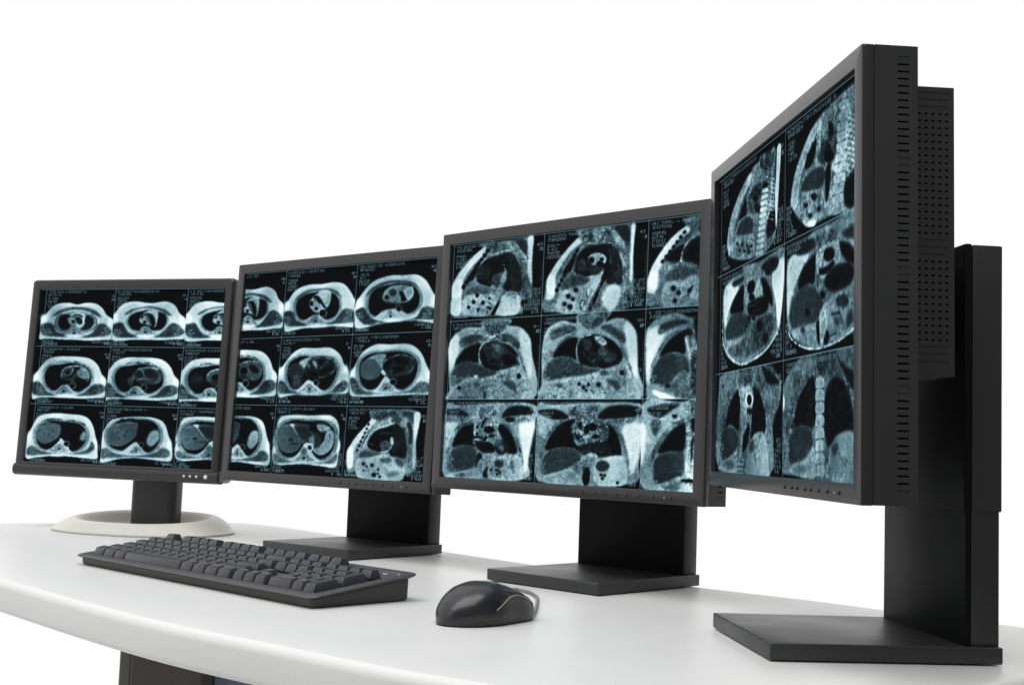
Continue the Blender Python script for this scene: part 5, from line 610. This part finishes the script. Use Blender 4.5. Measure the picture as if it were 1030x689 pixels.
o = link('key_row', bm, M_key, tc); o['kind'] = 'stuff'; flat_smooth(o, 30)
for i in range(3):
    x = -KL + .010 + (20.6 + i * .95) * P_; y = YB + (6.35 - .25 * (i == 1)) * Q_
    bm = bmesh.new(); box(bm, -.0035, .0035, -.0011, .0011, -.001, .0006, .0005)
    link('lock_light', bm, M_led, tc, loc=(x, y, ztop(y) - .0012), rot=(slope, 0, 0))

# ------------------------------------------------------------------ mouse
mx, my, ma = (-0.01353, 1.1, 0.77231)
ms = empty('computer_mouse', (mx, my, 0), ma, 'small black mouse with a grey side grip and a looped cable on the desk', 'mouse')
LM = .1075
NS, NT = 44, 30
def mprof(s):
    """half width and height along the mouse: s = 0 palm end, 1 button end"""
    e = (1 - abs(2 * s - 1) ** 2.6) ** .5 if 0 < s < 1 else 0
    wdt = (.0295 - .0055 * s + .0035 * (math.sin(PI * s) if s < 1 else 0) - .0055 * math.exp(-((s - .62) / .16) ** 2) * .5) * e
    z = np.interp(s, [0, .03, .08, .16, .26, .38, .5, .62, .75, .88, .96, 1], [.008, .0150, .0206, .0272, .0327, .0358, .0354, .0326, .0278, .0216, .0168, .010])
    return wdt, z
def mpt(s, t):
    wdt, z = mprof(s); c, sn = math.cos(t), math.sin(t)
    ex, ez = .80, .62
    x = wdt * math.copysign(abs(c) ** ex, c); zz = .0012 + (z - .0012) * abs(sn) ** ez
    x *= 1 - .10 * (1 - min(1, zz / .008)) if zz < .008 else 1
    y = -LM / 2 + LM * s
    return Vector((x, y, zz))
ss = [.5 - .5 * math.cos(PI * (i / NS)) for i in range(NS + 1)]
ss[0] = .0004; ss[-1] = .9996
def seam(s):     # angle (radians from the right flank) up to which the grey grip reaches
    return np.interp(s, [0, .18, .30, .42, .54, .66, .78, .90, 1], [.02, .04, .14, .34, .56, .70, .72, .66, .6])
shell, side = bmesh.new(), bmesh.new()
def grid(bm, t0, t1, n, off=0.):
    rows = []
    for s in ss:
        a, b = t0(s), t1(s); row = []
        for j in range(n + 1):
            p = mpt(s, a + (b - a) * j / n)
            row.append(bm.verts.new(p))
        rows.append(row)
    for r0, r1 in zip(rows, rows[1:]):
        for j in range(n): bm.faces.new((r0[j], r0[j + 1], r1[j + 1], r1[j]))
    return rows
grid(shell, lambda s: seam(s), lambda s: PI - seam(s), 34)
grid(side, lambda s: 0, lambda s: seam(s), 9); grid(side, lambda s: PI - seam(s), lambda s: PI, 9)
for row in (0, -1):
    pass
bot = [side.verts.new((p.x * .97, p.y, .0006)) for p in [mpt(s, 0) for s in ss]] + [side.verts.new((p.x * .97, p.y, .0006)) for p in [mpt(s, PI) for s in reversed(ss)]]
side.faces.new(bot)
for s_ in (ss[0], ss[-1]):
    lp = [shell.verts.new(mpt(s_, PI * j / 16)) for j in range(17)]; shell.faces.new(lp)
sh = link('shell', shell, M_mouse, ms, True)
link('side_grip', side, M_mside, ms, True)
for sd in (0, 1):
    bm = bmesh.new(); pts = []
    for s in np.linspace(.34, .985, 40):
        t = seam(s); t = PI - t if sd else t
        p = mpt(s, t); pts.append((p.x * 1.003, p.y, p.z + .0001))
    tube(bm, pts, .00042, 6); link('seam_trim', bm, M_trim, ms, True)
bm = bmesh.new()
pts = []
for s in np.linspace(.56, .985, 24):
    p = mpt(s, PI / 2); pts.append((p.x, p.y, p.z + .0002))
tube(bm, pts, .0005, 6); link('button_gap', bm, M_hole, sh, True)
bm = bmesh.new(); n = 20
loft(bm, [[(x, .0075 * math.cos(2 * PI * k / n) * f, .0075 * math.sin(2 * PI * k / n) * f) for k in range(n)] for x, f in ((-.0032, .8), (-.0026, 1), (.0026, 1), (.0032, .8))])
p = mpt(.80, PI / 2); link('scroll_wheel', bm, M_mside, ms, True, loc=(0, p.y, p.z - .0055))
bm = bmesh.new()
cp = [(0.0, 0.0525, 0.005), (0.001, 0.06, 0.0035), (-0.0643, 0.1349, 0.0022), (-0.0901, 0.1612, 0.0022), (-0.1137, 0.1781, 0.0022), (-0.1334, 0.1851, 0.0022), (-0.1487, 0.1826, 0.0022), (-0.1562, 0.163, 0.0022), (-0.145, 0.1212, 0.0022), (-0.1152, 0.076, 0.0022)]
cp = crom(cp, 8, False)
tube(bm, cp, .0017, 10); link('cable', bm, M_cable, ms, True)
bm = bmesh.new(); tube(bm, cp[:7], [.0030, .0030, .0029, .0027, .0025, .0023, .0020], 10); link('strain_relief', bm, M_mside, ms, True)

# ------------------------------------------------------------------ light: a bright white studio, darker behind the camera
w = bpy.data.worlds.new('World'); SC.world = w; w.use_nodes = True; nt = w.node_tree
bg = nt.nodes['Background']; tcw = nt.nodes.new('ShaderNodeTexCoord'); sp = nt.nodes.new('ShaderNodeSeparateXYZ')
nt.links.new(tcw.outputs['Generated'], sp.inputs[0])
def node(op, a, b=None):
    n = nt.nodes.new('ShaderNodeMath'); n.operation = op
    for i, v in enumerate((a, b)):
        if v is None: continue
        if isinstance(v, (int, float)): n.inputs[i].default_value = v
        else: nt.links.new(v, n.inputs[i])
    return n.outputs[0]
mr = nt.nodes.new('ShaderNodeMapRange'); mr.interpolation_type = 'SMOOTHSTEP'
mr.inputs[1].default_value = -.65; mr.inputs[2].default_value = .35; mr.inputs[3].default_value = .22; mr.inputs[4].default_value = 1.
dirn = node('ADD', node('MULTIPLY', sp.outputs[0], -.50), node('MULTIPLY', sp.outputs[1], .866))
nt.links.new(dirn, mr.inputs[0])
nt.links.new(mr.outputs[0], bg.inputs['Color']); bg.inputs['Strength'].default_value = 1.0

def area(name, loc, target, sx, sy, power, col=(1, 1, 1)):
    l = bpy.data.lights.new(name, 'AREA'); l.shape = 'RECTANGLE'; l.size = sx; l.size_y = sy; l.energy = power; l.color = col
    o = bpy.data.objects.new(name, l); C.objects.link(o); o.location = loc
    o.rotation_euler = (Vector(target) - Vector(loc)).to_track_quat('-Z', 'Y').to_euler()
    return o
area('key_softbox', (-.4, .55, 2.1), (-.1, 1.5, 0), 2.4, 1.6, 44)
area('left_softbox', (-1.7, .1, 1.1), (-.1, 1.4, .1), .9, 1.1, 2.5)


# ------------------------------------------------------------------ camera
f_px, pitch, roll, hcam = (1235.669143, 0.084748, 0.036174, 0.153673)
cam = bpy.data.cameras.new('camera'); co = bpy.data.objects.new('camera', cam); C.objects.link(co)
fw = Vector((0, math.cos(pitch), math.sin(pitch))); up = Vector((0, -math.sin(pitch), math.cos(pitch))); rt = Vector((1, 0, 0))
c_, s_ = math.cos(roll), math.sin(roll)
r_, u_ = rt * c_ + up * s_, up * c_ - rt * s_
co.matrix_world = Matrix(((r_.x, u_.x, -fw.x, 0), (r_.y, u_.y, -fw.y, 0), (r_.z, u_.z, -fw.z, hcam), (0, 0, 0, 1)))
cam.sensor_fit = 'HORIZONTAL'; cam.sensor_width = 36; cam.lens = 36 * f_px / 1030.; cam.clip_start = .02; cam.clip_end = 200
SC.camera = co
SC.render.engine = 'CYCLES'
SC.cycles.max_bounces = 8; SC.cycles.use_denoising = True
SC.view_settings.view_transform = 'Standard'; SC.view_settings.look = 'None'; SC.view_settings.exposure = 0; SC.view_settings.gamma = 1
